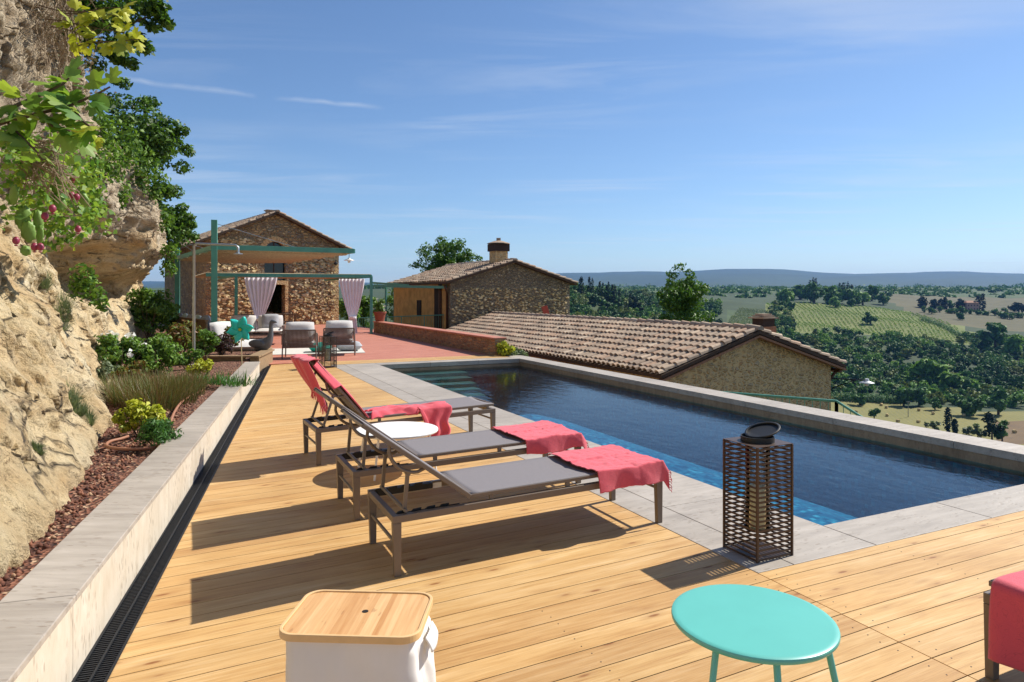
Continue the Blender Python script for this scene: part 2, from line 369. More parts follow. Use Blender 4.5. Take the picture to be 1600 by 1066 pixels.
def m_water():
    m, t, p = mat('pool_water'); t.nodes.remove(p); v = coords(t)
    n1 = ntex(t, coords(t, (1, .55, 1)), 7.5, 5, .55, .3); n2 = ntex(t, coords(t, (1, .5, 1), rot=(0, 0, .4)), 2.2, 3, .5)
    b = N(t, 'ShaderNodeBump'); b.inputs['Strength'].default_value = .24; b.inputs['Distance'].default_value = .02
    L(t, math_(t, 'ADD', n1, n2), b.inputs['Height'])
    fr = N(t, 'ShaderNodeFresnel'); fr.inputs[0].default_value = 1.33; L(t, b.outputs[0], fr.inputs[1])
    tr = N(t, 'ShaderNodeBsdfTransparent'); tr.inputs[0].default_value = (.50, .84, 1.0, 1)
    gl = N(t, 'ShaderNodeBsdfGlossy'); gl.inputs['Roughness'].default_value = .03; L(t, b.outputs[0], gl.inputs['Normal'])
    mx = N(t, 'ShaderNodeMixShader'); L(t, fr.outputs[0], mx.inputs[0]); L(t, tr.outputs[0], mx.inputs[1]); L(t, gl.outputs[0], mx.inputs[2])
    L(t, mx.outputs[0], t.nodes['Material Output'].inputs[0]); return m
def m_mosaic(name='pool_mosaic', cols=('#0e3c54', '#15556e', '#1f6c80', '#3a8c94')):
    m, t, p = mat(name, rough=.35); v = coords(t, (22, 22, 22)); ns = N(t, 'ShaderNodeTexWhiteNoise'); sn = N(t, 'ShaderNodeVectorMath', operation='FLOOR'); L(t, v, sn.inputs[0]); L(t, sn.outputs[0], ns.inputs[0])
    L(t, ramp(t, ns.outputs[0], [(0, lin(cols[0])), (.5, lin(cols[1])), (.9, lin(cols[2])), (1, lin(cols[3]))]), p.inputs['Base Color']); return m
def m_towel(name, hexc):
    m, t, p = mat(name, rough=.9); v = coords(t); b = lin(hexc); n = ntex(t, v, 9, 3, .5, 1.5)
    pat = ramp(t, math_(t, 'FRACT', math_(t, 'MULTIPLY', n, 9)), [(.42, 0), (.5, 1), (.58, 0)])
    col = mixc(t, math_(t, 'MULTIPLY', pat, .45), b, [x*.6 for x in b[:3]]); L(t, col, p.inputs['Base Color']); p.inputs['Sheen Weight'].default_value = .3
    bump(t, p, math_(t, 'ADD', ntex(t, v, 420, 2), math_(t, 'MULTIPLY', ntex(t, v, 18, 4), 2.0)), .35, .006); return m
def m_bamboo():
    m, t, p = mat('bamboo_lid', rough=.4); v = coords(t, (1, 1, 1)); sp = N(t, 'ShaderNodeSeparateXYZ'); L(t, v, sp.inputs[0])
    fl = math_(t, 'FLOOR', math_(t, 'MULTIPLY', sp.outputs[0], 55)); wn = N(t, 'ShaderNodeTexWhiteNoise', noise_dimensions='1D'); L(t, fl, wn.inputs['W'])
    g = ntex(t, coords(t, (60, 3, 3)), 2, 4)
    col = ramp(t, wn.outputs[0], [(0, lin('#c0884a')), (.5, lin('#d3a267')), (1, lin('#dfb47c'))]); col = mixc(t, .3, col, ramp(t, g, [(.3, lin('#a8713a')), (.7, lin('#e5c08c'))]))
    nod = ramp(t, ntex(t, coords(t, (50, 14, 1)), 1, 1), [(.70, 0), (.74, 1)])
    L(t, mixc(t, math_(t, 'MULTIPLY', nod, .4), col, lin('#8d5a2a')), p.inputs['Base Color']); return m
def m_sling():
    m, t, p = mat('sling_mesh', rough=.75); v = coords(t, (300, 300, 300)); n = ntex(t, v, 1, 2); b = lin('#7d7778')
    L(t, ramp(t, n, [(.3, [x*.8 for x in b[:3]]), (.7, [x*1.15 for x in b[:3]])]), p.inputs['Base Color']); bump(t, p, n, .3, .002)
    return m
def m_glass():
    m, t, p = mat('clear_glass'); t.nodes.remove(p)
    fr = N(t, 'ShaderNodeFresnel'); fr.inputs[0].default_value = 1.45
    tr = N(t, 'ShaderNodeBsdfTransparent'); tr.inputs[0].default_value = (.94, .96, .95, 1); gl = N(t, 'ShaderNodeBsdfGlossy'); gl.inputs['Roughness'].default_value = .02
    mx = N(t, 'ShaderNodeMixShader'); L(t, fr.outputs[0], mx.inputs[0]); L(t, tr.outputs[0], mx.inputs[1]); L(t, gl.outputs[0], mx.inputs[2]); L(t, mx.outputs[0], t.nodes['Material Output'].inputs[0]); return m
def m_field(name, a, b, stripes=0, rot=0, sc=.02):
    m, t, p = mat(name, rough=.95); v = coords(t, kind='Object'); n = ntex(t, v, sc, 7, .65); n2 = ntex(t, v, sc*12, 5, .7)
    col = ramp(t, n, [(.35, lin(a)), (.65, lin(b))]); col = mixc(t, .4, col, ramp(t, n2, [(.3, [x*.6 for x in lin(a)[:3]]), (.7, lin(b))]))
    if stripes:
        wv = N(t, 'ShaderNodeTexWave'); wv.inputs['Scale'].default_value = stripes; wv.inputs['Distortion'].default_value = 1.2; L(t, coords(t, rot=(0, 0, rot)), wv.inputs['Vector'])
        col = mixc(t, .25, col, ramp(t, wv.outputs[0], [(0, lin(a)), (1, lin(b))]))
    L(t, col, p.inputs['Base Color']); return m

M = dict(
 deck=m_deck(), coping=m_trav('travertine_coping', '#8f857a', '#a79d90', '#bab0a4'), wallstone=m_trav('travertine_wall', '#bcae98', '#cec3b0', '#dbd2c3', (1, 1, .35), .6),
 stepst=m_trav('submerged_stone', '#4f5a4a', '#66705a', '#7d846c'), poolwall=m_trav('waterline_stone', '#745f49', '#8f785d', '#a89276', (1, 1, .5), .4), iron=m_plain('cast_iron_grate', '#2b2d30', .55, .6), dark=m_plain('dark_void', '#0c0c0c', .9),
 cliff=m_cliff(), soil=m_soil(), terra=m_terra(), tile=m_tile(), water=m_water(), mosaic=m_mosaic(), sunlit_ledge=m_mosaic('sunlit_ledge_mosaic', ('#14506a', '#1f6880', '#338696', '#62acb2')),
 bronze=m_plain('bronze_aluminium', '#75675a', .42, .1, .05), lantern=m_plain('lantern_steel', '#4a372b', .45, .2, .08), black=m_plain('black_plastic', '#151413', .5),
 sling=m_sling(), red=m_towel('coral_towel', '#d9525f'), white=m_plain('white_lacquer', '#ecebe6', .35, 0, .03), green=m_plain('turquoise_lacquer', '#5fb3a6', .36, 0, .04, 6), 
 frame=m_plain('green_painted_steel', '#4f927f', .5, 0, .15, 4), bamboo=m_bamboo(), rim=m_plain('pale_bamboo_rim', '#d9b27c', .4, 0, .1, 20), canvas=m_plain('cream_canvas', '#dcd8d2', .9, 0, .05, 6, .3),
 hole=m_plain('finger_hole', '#1a120c', .9), galv=m_plain('galvanised_pipe', '#9da3a6', .35, .8, .1, 6), hose=m_plain('brown_hose', '#9a6a50', .6), wax=m_plain('ivory_wax', '#f4ecc8', .5, 0, .04), glass=m_glass(),
 reed=m_plain('reed_matting', '#a3906f', .9, 0, .4, 22, .5), curtain=m_plain('sheer_curtain', '#eae2e1', .9, 0, .06, 5), rope=m_plain('grey_rope_weave', '#6a5d54', .8, 0, .25, 60), cushion=m_plain('off_white_cushion', '#d4d0cb', .9, 0, .05, 12, .3),
 mint=m_plain('mint_cushion', '#cfe0d4', .9, 0, .1, 10), teal=m_plain('teal_fabric', '#23a796', .85, 0, .15, 12), pillowg=m_plain('grey_cushion', '#a7a9ad', .9, 0, .15, 12), wood=m_plain('weathered_timber', '#8d7455', .8, 0, .25, 14), rug=m_plain('pale_rug', '#c9c6bd', .95, 0, .08, 12), plum=m_plain('grey_goose_glaze', '#5d6166', .5, .1, .25, 8), petal=m_plain('turquoise_foil', '#1cb9ad', .4, 0, .15, 8), stick=m_plain('pale_stick', '#c8b487', .7), pot=m_plain('terracotta_pot', '#94513a', .8), brickred=m_plain('red_board', '#b5523f', .8), 
 stone1=m_stone('rubble_facade', ['#a8895c', '#c8a876', '#dcc08e', '#98856a', '#bea070', '#8f8272', '#dcc698'], '#b8a078', 4.4, 1.8, 1.0, .07, .2), stone2=m_stone('grey_rubble_wall', ['#8c7e66', '#ac997a', '#c4b08c', '#787064', '#b8a27c'], '#a3937a', 7.5, 1.6, 1.0, .07, .2),
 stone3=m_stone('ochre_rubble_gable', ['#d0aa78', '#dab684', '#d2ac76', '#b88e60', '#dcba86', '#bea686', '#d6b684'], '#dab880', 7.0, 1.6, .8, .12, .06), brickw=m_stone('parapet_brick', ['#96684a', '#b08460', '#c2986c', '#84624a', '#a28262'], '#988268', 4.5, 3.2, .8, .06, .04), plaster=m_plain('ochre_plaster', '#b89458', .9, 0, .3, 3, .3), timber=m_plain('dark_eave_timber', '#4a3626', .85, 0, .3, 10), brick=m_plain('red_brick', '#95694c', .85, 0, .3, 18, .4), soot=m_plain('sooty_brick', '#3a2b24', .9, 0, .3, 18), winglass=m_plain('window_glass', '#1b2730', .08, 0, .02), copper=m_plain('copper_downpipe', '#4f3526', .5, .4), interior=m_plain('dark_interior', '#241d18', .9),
 bark=m_plain('bark', '#5b4a3a', .9, 0, .3, 9, .5), twig=m_plain('dry_twig', '#8d7a62', .9, 0, .3, 9),
 oak=m_leaf('oak_leaf', ['#27401a', '#3f5f22', '#567a2c', '#6f8f3c', '#33521f']), figl=m_leaf('fig_leaf', ['#567f30', '#76993c', '#96b04a', '#64904e', '#aebc48'], .48), ivy=m_leaf('ivy_leaf', ['#3a5c22', '#5c8030', '#7d9c3a', '#4a7034']), acacia=m_leaf('acacia_leaf', ['#3c5e24', '#557a2e', '#6c8c38']), yel=m_leaf('golden_leaf', ['#9aa32c', '#b5bb38', '#c9c84a', '#8a9a30']), bush=m_leaf('bush_leaf', ['#48692c', '#65883a', '#82a248', '#3d5d2c'], .4), redg=m_leaf('photinia_leaf', ['#5c7a34', '#7a4a34', '#6d8a3a', '#8a5a3a', '#4f6e30']), olive=m_leaf('lavender_leaf', ['#6d7a5a', '#84906c', '#59694a']), purple=m_leaf('purple_leaf', ['#4a3238', '#5f4448', '#3a2a2e', '#55503a']), grass=m_leaf('grass_blade', ['#5d6e34', '#76763c', '#7d5a40', '#4f6632', '#8a6a4a'], .25), juni=m_leaf('juniper_leaf', ['#3f6a30', '#5a843c', '#2f5228']), wood3=m_leaf('deep_wood_leaf', ['#284824', '#38592c', '#446632'], .15, .7), wood4=m_leaf('olive_wood_leaf', ['#5c6c38', '#737f46', '#828a50'], .2, .7), dry=m_leaf('dry_stem', ['#8a7f66', '#a5957a', '#6f6650', '#7f8468'], .1), petalw=m_leaf('white_petal', ['#eae8e2', '#f2f0ea'], .3), pads=m_plain('cactus_pad', '#6f8f3a', .55, 0, .25, 9), fruit=m_plain('ripe_fruit', '#8e2f48', .45, 0, .2, 10), 
 wood1=m_leaf('wood_leaf', ['#345628', '#4a6e34', '#5c8240', '#3d5e34', '#6a8e4a'], .2, .7), wood2=m_leaf('light_wood_leaf', ['#557a38', '#6e9246', '#86a452'], .25, .7), cyp=m_leaf('cypress_leaf', ['#16281a', '#20361f', '#2a4226'], .08, .8), vine=m_leaf('vine_leaf', ['#6a8a34', '#84a040', '#57782e'], .25, .7), hedge=m_leaf('hedge_leaf', ['#4a7040', '#5f8448', '#3f6236'], .2, .7),
 ground=m_field('wood_floor', '#26381a', '#3c4c24'), hay=m_field('stubble_field', '#6c6a38', '#857d42', .12, .3, .03), vyard=m_field('vineyard_soil', '#5c6a2c', '#76783c', 0, 0, .03), brown=m_field('ploughed_field', '#4a4a2c', '#625a38', .02, 1.2, .012), meadow=m_field('meadow', '#31461f', '#4c5c2c', 0, 0, .02), earth=m_field('bare_earth', '#5e4a30', '#78603e', 0, 0, .1), hills=m_field('far_hills', '#22371f', '#3a4c2a', 0, 0, .0012), 
 stonep=m_leaf('loose_stone', ['#b49e6e', '#d4bc88', '#e6d2a6', '#a49270', '#ccb480', '#988c78'], 0, .9), straw=m_plain('straw_bale', '#c2a873', .95, 0, .2, 3), conc=m_plain('concrete_pole', '#9a968c', .8), lampw=m_plain('enamel_lamp', '#d9d8d2', .4), pink=m_plain('villa_plaster', '#a88474', .9, 0, .1, 1),
)

# ================================================================== SETTING: deck, coping, pool, terrace
def clip(poly, lo, hi, ax):
    for sgn, lim in ((1, lo), (-1, -hi)):
        out = []
        for i in range(len(poly)):
            a, b = poly[i], poly[(i+1) % len(poly)]; da, db = sgn*a[ax]-lim, sgn*b[ax]-lim
            if da >= 0: out.append(a)
            if (da >= 0) != (db >= 0):
                k = da/(da-db); out.append((a[0]+(b[0]-a[0])*k, a[1]+(b[1]-a[1])*k))
        poly = out
        if len(poly) < 3: return []
    return poly
# drain line in the pool frame: right edge from (-.311,3.298) to (1.731,16.462)
DS = (1.731+.311)/(16.462-3.298)
def drR(v): return -.311+DS*(v-3.298)
def drL(v): return drR(v)-.15
boards = MB(); PIT = .148; GAP = .005
left_poly = [(drR(-2), -2), (2.866, -2), (2.866, 14.55), (2.866, 16.25), (drR(16.25), 16.25)]
right_poly = [(2.872, -2), (11, -2), (11, 2.825), (2.872, 2.825)]
back_poly = [(2.872, 15.45), (7.3, 15.45), (7.3, 16.25), (2.872, 16.25)]
i = 0; v = -2.0
while v < 16.3:
    for kind, poly in (('l', left_poly), ('r', right_poly), ('b', back_poly)):
        p = clip(poly, v, v+PIT-GAP, 1)
        if len(p) < 3: continue
        us = [q[0] for q in p]; lo, hi = min(us), max(us); cuts = [lo]
        if kind == 'r': 
            cuts.append(2.872+(.35 if i % 3 == 1 else 0) + (2.4+(i*1.37) % 1.8)); cuts.append(cuts[-1]+3.2)
        cuts = [c for c in cuts if c < hi-.1]+[hi]
        for a, b in zip(cuts[:-1], cuts[1:]):
            q = clip(p, a+(.002 if a > lo else 0), b-(.002 if b < hi else 0), 0)
            if len(q) >= 3: boards.prism(q, lambda P: deckz(P[0])-.028, lambda P: deckz(P[0]))
    v += PIT; i += 1
o = boards.build('deck', M['deck'], bevel=0.0); o.rotation_euler.z = YAW; tag(o, kind='structure')
# screws: two by every joist, one mesh that belongs to the deck surface
scr = MB()
for k in range(-13, 34):
    vv = -2.0+k*PIT*1.0
    for uj in [2.80, 2.95, 3.9, 4.9]+[1.6, .5]:
        for e in (.035, .108):
            if uj > 2.87 and vv+e > 2.78: continue
            if uj < drR(vv)+.1: continue
            jx = uj+random.uniform(-.006, .006); jy = vv+e+random.uniform(-.006, .006)
            scr.lathe([(.0034, 0), (.0034, .001)], (jx, jy, deckz(uj)), 6)
o = scr.build('deck_screws', M['iron']); o.rotation_euler.z = YAW; tag(o, kind='structure')
sub = MB(); sub.prism([(drL(-2.5)-.02, -2.5), (10.98, -2.5), (10.98, 2.80), (2.90, 2.80), (2.90, 16.4), (drL(16.4), 16.4)], -.4, -.13)
o = sub.build('deck_base', M['dark']); o.rotation_euler.z = YAW; tag(o, kind='structure')

cop = MB()
def slab(u0, u1, v0, v1, z1=0, z0=-.10): cop.box(((u0+u1)/2, (v0+v1)/2, (z0+z1)/2), (u1-u0-.005, v1-v0-.005, z1-z0))
PU0, PU1, PV0, PV1 = 3.86, 7.36, 3.23, 15.0
vv = 2.83
slab(2.872, 3.15, 2.83, 15.42); 
while vv < 15.4:
    slab(3.15, PU0, vv, min(vv+1.18, 15.42)); vv += 1.18
uu = PU0
while uu < 7.3: slab(uu, min(uu+1.2, PU1), 2.83, PV0); slab(uu, min(uu+1.2, PU1), PV1, 15.42); uu += 1.2
o = cop.build('pool_coping', M['coping'], bevel=.004); o.rotation_euler.z = YAW; tag(o, kind='structure')
# hatch in the coping, a thin outlined cover
cap = MB()
vv = 1.5
while vv < 15.4: cap.box(((PU1+7.80)/2, vv+.75, -.04), (7.80-PU1, 1.495, .08)); vv += 1.5
o = cap.build('pool_wall_cap', M['coping'], bevel=.005); o.rotation_euler.z = YAW; tag(o, kind='structure')
pw = MB(); T = .05
pw.box(((PU1+7.77)/2+.01, 8.4, -1.84), (7.77-PU1-.02, 13.8, 3.52))
pw.box(((PU0+PU1)/2, PV1+.21, -.85), (PU1-PU0+.2, .40, 1.48)); pw.box((PU0-.15, 9.1, -.85), (.28, 11.7, 1.48)); pw.box(((PU0+PU1)/2, PV0-.15, -.85), (PU1-PU0+.2, .28, 1.48))
o = pw.build('pool_wall', M['poolwall']); o.rotation_euler.z = YAW; tag(o, kind='structure')
WZ = -.175
ps = MB()
ps.box(((PU0+PU1)/2, (PV0+PV1)/2, -1.55), (PU1-PU0, PV1-PV0, .1))
for (c, d) in ((((PU0+.006), (PV0+PV1)/2, -.86), (.012, PV1-PV0, 1.28)), ((PU1-.006, (PV0+PV1)/2, -.86), (.012, PV1-PV0, 1.28)), (((PU0+PU1)/2, PV0+.006, -.86), (PU1-PU0-.03, .012, 1.28)), (((PU0+PU1)/2, PV1-.006, -.86), (PU1-PU0-.03, .012, 1.28))): ps.box(c, d)
lg_ = 1
o = ps.build('pool_basin', M['mosaic']); o.rotation_euler.z = YAW; tag(o, kind='structure')
lg = MB(); lv0, lv1 = PV0+.015, 9.6
lprof = [(PU0+.014, -.33), (PU0+1.1, -.335), (PU0+1.6, -.46), (PU0+2.0, -.85), (PU0+2.5, -1.497)]
lg.add([(u_, lv0, z_) for u_, z_ in lprof]+[(u_, lv1-1.2*(-z_-.36), z_) for u_, z_ in lprof], [(i, i+1, i+6, i+5) for i in range(4)]); lg.add([(u_, lv1-1.2*(-z_-.36), z_) for u_, z_ in lprof]+[(u_, lv1+.6, -1.497) for u_, z_ in lprof], [(i, i+1, i+6, i+5) for i in range(4)])
o = lg.build('pool_ledge', M['sunlit_ledge']); o.rotation_euler.z = YAW; tag(o, kind='structure')  # tile coloured lighter than the basin, sunlit turquoise put into the colour
st = MB()
for k in range(5):
    st.box((PU0+1.0, PV1-.02-.40*k-.2, -.225-.075*k-.12), (1.96-.12*k, .397, .24))
o = st.build('pool_steps', M['stepst']); o.rotation_euler.z = YAW; tag(o, kind='structure')
wm = MB(); wm.add([(PU0, PV0, WZ), (PU1, PV0, WZ), (PU1, PV1, WZ), (PU0, PV1, WZ)], [(0, 1, 2, 3)])
o = wm.build('pool_water', M['water']); o.rotation_euler.z = YAW; tag(o, kind='structure')

tr = MB(); tr.prism([(drL(16.25)-9, 15.0), (drL(16.25)-.75, 15.6), (drL(16.25)-.75, 16.255), (7.75, 16.255), (7.9, 46), (-14, 46)], -.4, -.005)
o = tr.build('terrace', M['terra']); o.rotation_euler.z = YAW; tag(o, kind='structure')

# drain channel with a slotted grate
gr = MB(); fr_ = MB()
dir_d = Vector((DS, 1, 0)).normalized(); nd = Vector((dir_d.y, -dir_d.x, 0))
p0 = Vector((drR(0), 0, 0)); ln = 0.0; tot = 16.3
def dz(p): return deckz(p.x)
for off, wd in ((-.003, .012), (-.135, .012), (-.069, .010)):
    a, b = p0+dir_d*-1-nd*(-off), p0+dir_d*tot-nd*(-off)
    a.z, b.z = dz(a)-.006, dz(b)-.006; fr_.bar(a, b, wd, .02)
s_ = .5
while s_ < tot:
    stp = .019
    c = p0+dir_d*s_-nd*.069; c.z = dz(c)-.009
    M3 = Matrix((nd, dir_d, Vector((0, 0, 1)))).transposed()
    gr.box(c, (.125, .0085, .012), M=M3); s_ += stp
b_ = fr_.build('drain_channel', M['iron']); b_.rotation_euler.z = YAW; tag(b_, kind='structure')
g_ = gr.build('drain_grate', M['iron']); g_.rotation_euler.z = YAW; tag(g_, kind='structure')

# ================================================================== planter wall, bed and cliff
PW0, PW1 = (-1.758, 2.72), None
def faceX(Y): return -1.822-.2985*(Y-2.80)          # face of the planter wall
wallo = thing('planter_wall', 'long low travertine wall edging the planted bed beside the black drain', 'wall')
wd_ = Vector((-.2985, 1, 0)).normalized(); wn = Vector((-wd_.y, wd_.x, 0))
def wpt(s, off, z): 
    p = Vector((faceX(-1), -1, 0))+wd_*s+wn*off; return (p.x, p.y, z)
fac = MB(); tp = MB(); topz = lambda s: .300-.0048*max(s-1, 0)
s_ = 0.0; LEN = 15.2
for ln in (2.0, 2.04, 2.03, 2.05, 2.04, 2.03, 2.05, .96):
    e = s_+ln-.004
    def blk(mb, o0, o1, z0f, z1f):
        vs = [wpt(s_, o0, z0f(s_)), wpt(e, o0, z0f(e)), wpt(e, o1, z0f(e)), wpt(s_, o1, z0f(s_)), wpt(s_, o0, z1f(s_)), wpt(e, o0, z1f(e)), wpt(e, o1, z1f(e)), wpt(s_, o1, z1f(s_))]
        mb.add(vs, [(0, 3, 2, 1), (4, 5, 6, 7), (0, 1, 5, 4), (1, 2, 6, 5), (2, 3, 7, 6), (3, 0, 4, 7)])
    blk(fac, .012, .26, lambda s: -.3, lambda s: topz(s)-.032)
    blk(tp, 0, .285, lambda s: topz(s)-.03, topz)
    s_ += ln
fac.build('wall_face', M['wallstone'], wallo, bevel=.003); tp.build('coping', M['coping'], wallo, bevel=.004)

# timber edged bed at the far end of the wall
tb = thing('timber_planter', 'low timber edged planter box at the far end of the travertine wall', 'planter')
a = Vector((-5.30, 14.25, 0)); fx = Vector((-1, -.02, 0)); by = Vector((-.18, 1, 0)).normalized()
tz = .275
ed = MB(); ed.bar(a+Vector((0, 0, .1))+by*.01+fx*.3, a+fx*1.25+Vector((0, 0, .1)), .1, .35) ; ed.bar(a+by*-.04+Vector((-.1, 0, .1)), a+by*1.65+Vector((-.1, 0, .1)), .18, .345)
ed.build('side_board', M['wood'], tb, bevel=.005)
tpb = MB(); tpb.bar(a+Vector((.02, -.03, tz)), a+fx*1.3+Vector((0, -.03, tz)), .16, .035); tpb.bar(a+by*.06+Vector((-.1, 0, tz+.001)), a+by*1.7+Vector((-.1, 0, tz+.001)), .25, .035)
tpb.build('top_board', M['wood'], tb, bevel=.004)
sb = MB(); sb.prism([(-6.6, 14.3), (-5.45, 14.3), (-5.7, 15.9), (-7.2, 15.9)], 0, .19); sb.build('potting_soil', M['soil'], tb)

def soil_z(X, Y): return .19+.05*noise.noise((X*.7, Y*.7, 0))+.02*noise.noise((X*4, Y*4, 3))
sg = MB()
def soilp(i, j):
    Y = .5+25*(j**1.5); x0 = faceX(Y)-.27; x1 = x0-2.6-.12*Y
    X = x0+(x1-x0)*i; return (X, Y, soil_z(X, Y)+max(0, i-.45)*.5)
sg.grid(soilp, 60, 220); o = sg.build('planting_soil', M['soil'], smooth=180); tag(o, kind='structure')
# lapilli pebbles lying on the bed
n = 5200; Yp = 2.0+9.5*rng.random(n)**1.5; Xp = np.array([faceX(y) for y in Yp])-.29-(.15+.9*rng.random(n))*np.minimum(1.3, .28+.17*Yp)
oct_ = np.array([(1, 0, 0), (-1, 0, 0), (0, 1, 0), (0, -1, 0), (0, 0, 1), (0, 0, -1)], float); of = np.array([(0, 2, 4), (2, 1, 4), (1, 3, 4), (3, 0, 4), (2, 0, 5), (1, 2, 5), (3, 1, 5), (0, 3, 5)])
Zp = np.array([soil_z(x, y) for x, y in zip(Xp, Yp)])
sc_ = (.008+.012*rng.random(n))[:, None, None]; V = oct_[None]*sc_*(.6+.7*rng.random((n, 6, 1)))+np.stack([Xp, Yp, Zp+.005], 1)[:, None, :]
m_peb, t_, p_ = mat('lapilli_pebble', rough=.95); L(t_, ramp(t_, island(t_), [(0, lin('#42271f')), (.5, lin('#6d4434')), (.85, lin('#8f5f48')), (1, lin('#b59a7a'))]), p_.inputs['Base Color'])
o = np_obj('lapilli_pebbles', V.reshape(-1, 3), (of[None]+6*np.arange(n)[:, None, None]).reshape(-1, 3), m_peb); tag(o, 'loose reddish lava pebbles covering the planted bed', 'gravel', kind='stuff')

ZL = np.array([-.2, .2, .6, 1.2, 1.8, 2.3, 2.8, 3.4, 4.2, 5.2, 6.5])
CT = [ # Y, base X, offsets to the left for each level
 (0.0, -1.25, [0, 0, .2, .5, .85, 1.1, 1.3, 1.3, 1.3, 1.4, 2], 7),
 (2.0, -1.95, [0, 0, .2, .5, .85, 1.1, 1.3, 1.3, 1.3, 1.4, 2], 7),
 (3.5, -2.45, [0, 0, .28, .62, .95, 1.25, 1.5, 1.4, 1.3, 1.3, 1.5], 7),
 (5.0, -3.15, [0, 0, .25, .60, .95, 1.3, 1.5, 1.3, 1.15, 1.1, 1.5], 7),
 (7.0, -4.15, [0, 0, .2, .5, .85, 1.2, 1.4, 1.15, 1.0, 1.0, 1.5], 7),
 (9.0, -5.35, [0, 0, .25, .6, .9, 1.1, 1.1, .8, .6, .55, .7], 6.5),
 (12., -7.05, [0, 0, .2, .4, .9, 1.2, .9, .5, .3, .4, 1.2], 6.0),
 (14., -8.1, [0, 0, .1, .3, 1.5, 1.6, .3, .0, .1, .5, 2], 5.4),
 (16., -9.0, [0, 0, .1, .3, 1.5, -.3, -.6, -.8, -.5, .3, 2], 4.9),
 (18., -9.8, [0, 0, .0, .2, .8, -.3, -.7, -.6, -.2, .6, 2], 4.6),
 (21., -11.0, [0, 0, 0, .1, .4, .2, -.1, .0, .5, 1.5, 3], 4.2),
 (25., -13.4, [0, 0, .1, .2, .3, .4, .5, .8, 1.5, 3, 5], 4.0),
 (32., -17.5, [0, 0, .1, .2, .3, .5, .8, 1.2, 2, 3, 5], 4.0),
 (45., -24., [0, 0, .1, .2, .3, .5, .8, 1.2, 2, 3, 5], 4.0)]
CYs = np.array([c[0] for c in CT]); CB = np.array([c[1] for c in CT]); CO = np.array([c[2] for c in CT], float); CZT = np.array([c[3] for c in CT], float)
def smooth01(x): return x*x*(3-2*x)
def cliffX(Y, z):
    k = int(np.clip(np.searchsorted(CYs, Y)-1, 0, len(CYs)-2)); f = float(np.clip((Y-CYs[k])/(CYs[k+1]-CYs[k]), 0, 1))
    b = CB[k]+(CB[k+1]-CB[k])*f; f = smooth01(f)
    q = int(np.clip(np.searchsorted(ZL, z)-1, 0, len(ZL)-2)); g = smooth01(float(np.clip((z-ZL[q])/(ZL[q+1]-ZL[q]), 0, 1)))
    o0 = CO[k, q]+(CO[k, q+1]-CO[k, q])*g; o1 = CO[k+1, q]+(CO[k+1, q+1]-CO[k+1, q])*g
    return b-(o0+(o1-o0)*f)
def cliff_pt(Y, z):
    X = cliffX(Y, z); p = Vector((X, Y, z)); q = p*1.0
    warp = Vector((noise.noise(p*.8+Vector((5, 0, 0))), noise.noise(p*.8+Vector((0, 7, 0))), noise.noise(p*.8+Vector((0, 0, 9)))))
    amp = .35+.3*min(1, max(0, z-.3))
    d = .30*noise.noise(p*.55+warp*.4)+.26*abs(noise.noise(p*1.25+warp))-.1+.15*noise.turbulence(Vector((p.x*1.5, p.y*1.5, p.z*3.0)), 4, True)-.10
    d += .17*noise.turbulence(p*4.2, 4, True)-.08+.10*abs(noise.noise(Vector((p.x*3.5, p.y*3.5, p.z*1.2))))-.04
    d += (.22*noise.turbulence(Vector((p.x*2.2+p.z, p.y*2.2, p.z*1.1)), 5, True)-.13)*.8
    d *= amp*1.5
    return Vector((X+d*.9, Y-d*.45, z+.12*warp.z*min(1, max(0, z))))
ys = [0.5]; 
while ys[-1] < 34: ys.append(ys[-1]+max(.03, .008*ys[-1]))
nzr = 170; rows = []
for Y in ys:
    zt = float(np.interp(Y, CYs, CZT)); col = [cliff_pt(Y, -.1+(zt+.1)*(j/(nzr-1))) for j in range(nzr)]
    e = col[-1]
    for s_, up in ((.5, .12), (1.2, .3), (2.5, .6), (5, 1.0), (10, 1.3), (24, 1.5)):
        nn = noise.noise(Vector((e.x-s_, Y, 4)))*.4; col.append(Vector((e.x-s_, Y+nn, e.z+up+nn*.6)))
    rows.append(col)
nc = len(rows[0]); V = np.array([[tuple(p) for p in r] for r in rows]).reshape(-1, 3)
ii, jj = np.meshgrid(np.arange(len(rows)-1), np.arange(nc-1), indexing='ij'); b_ = (ii*nc+jj).ravel()
Q = np.stack([b_, b_+nc, b_+nc+1, b_+1], 1)
o = np_obj('cliff', V, Q, M['cliff'], smooth=True); tag(o, kind='structure')

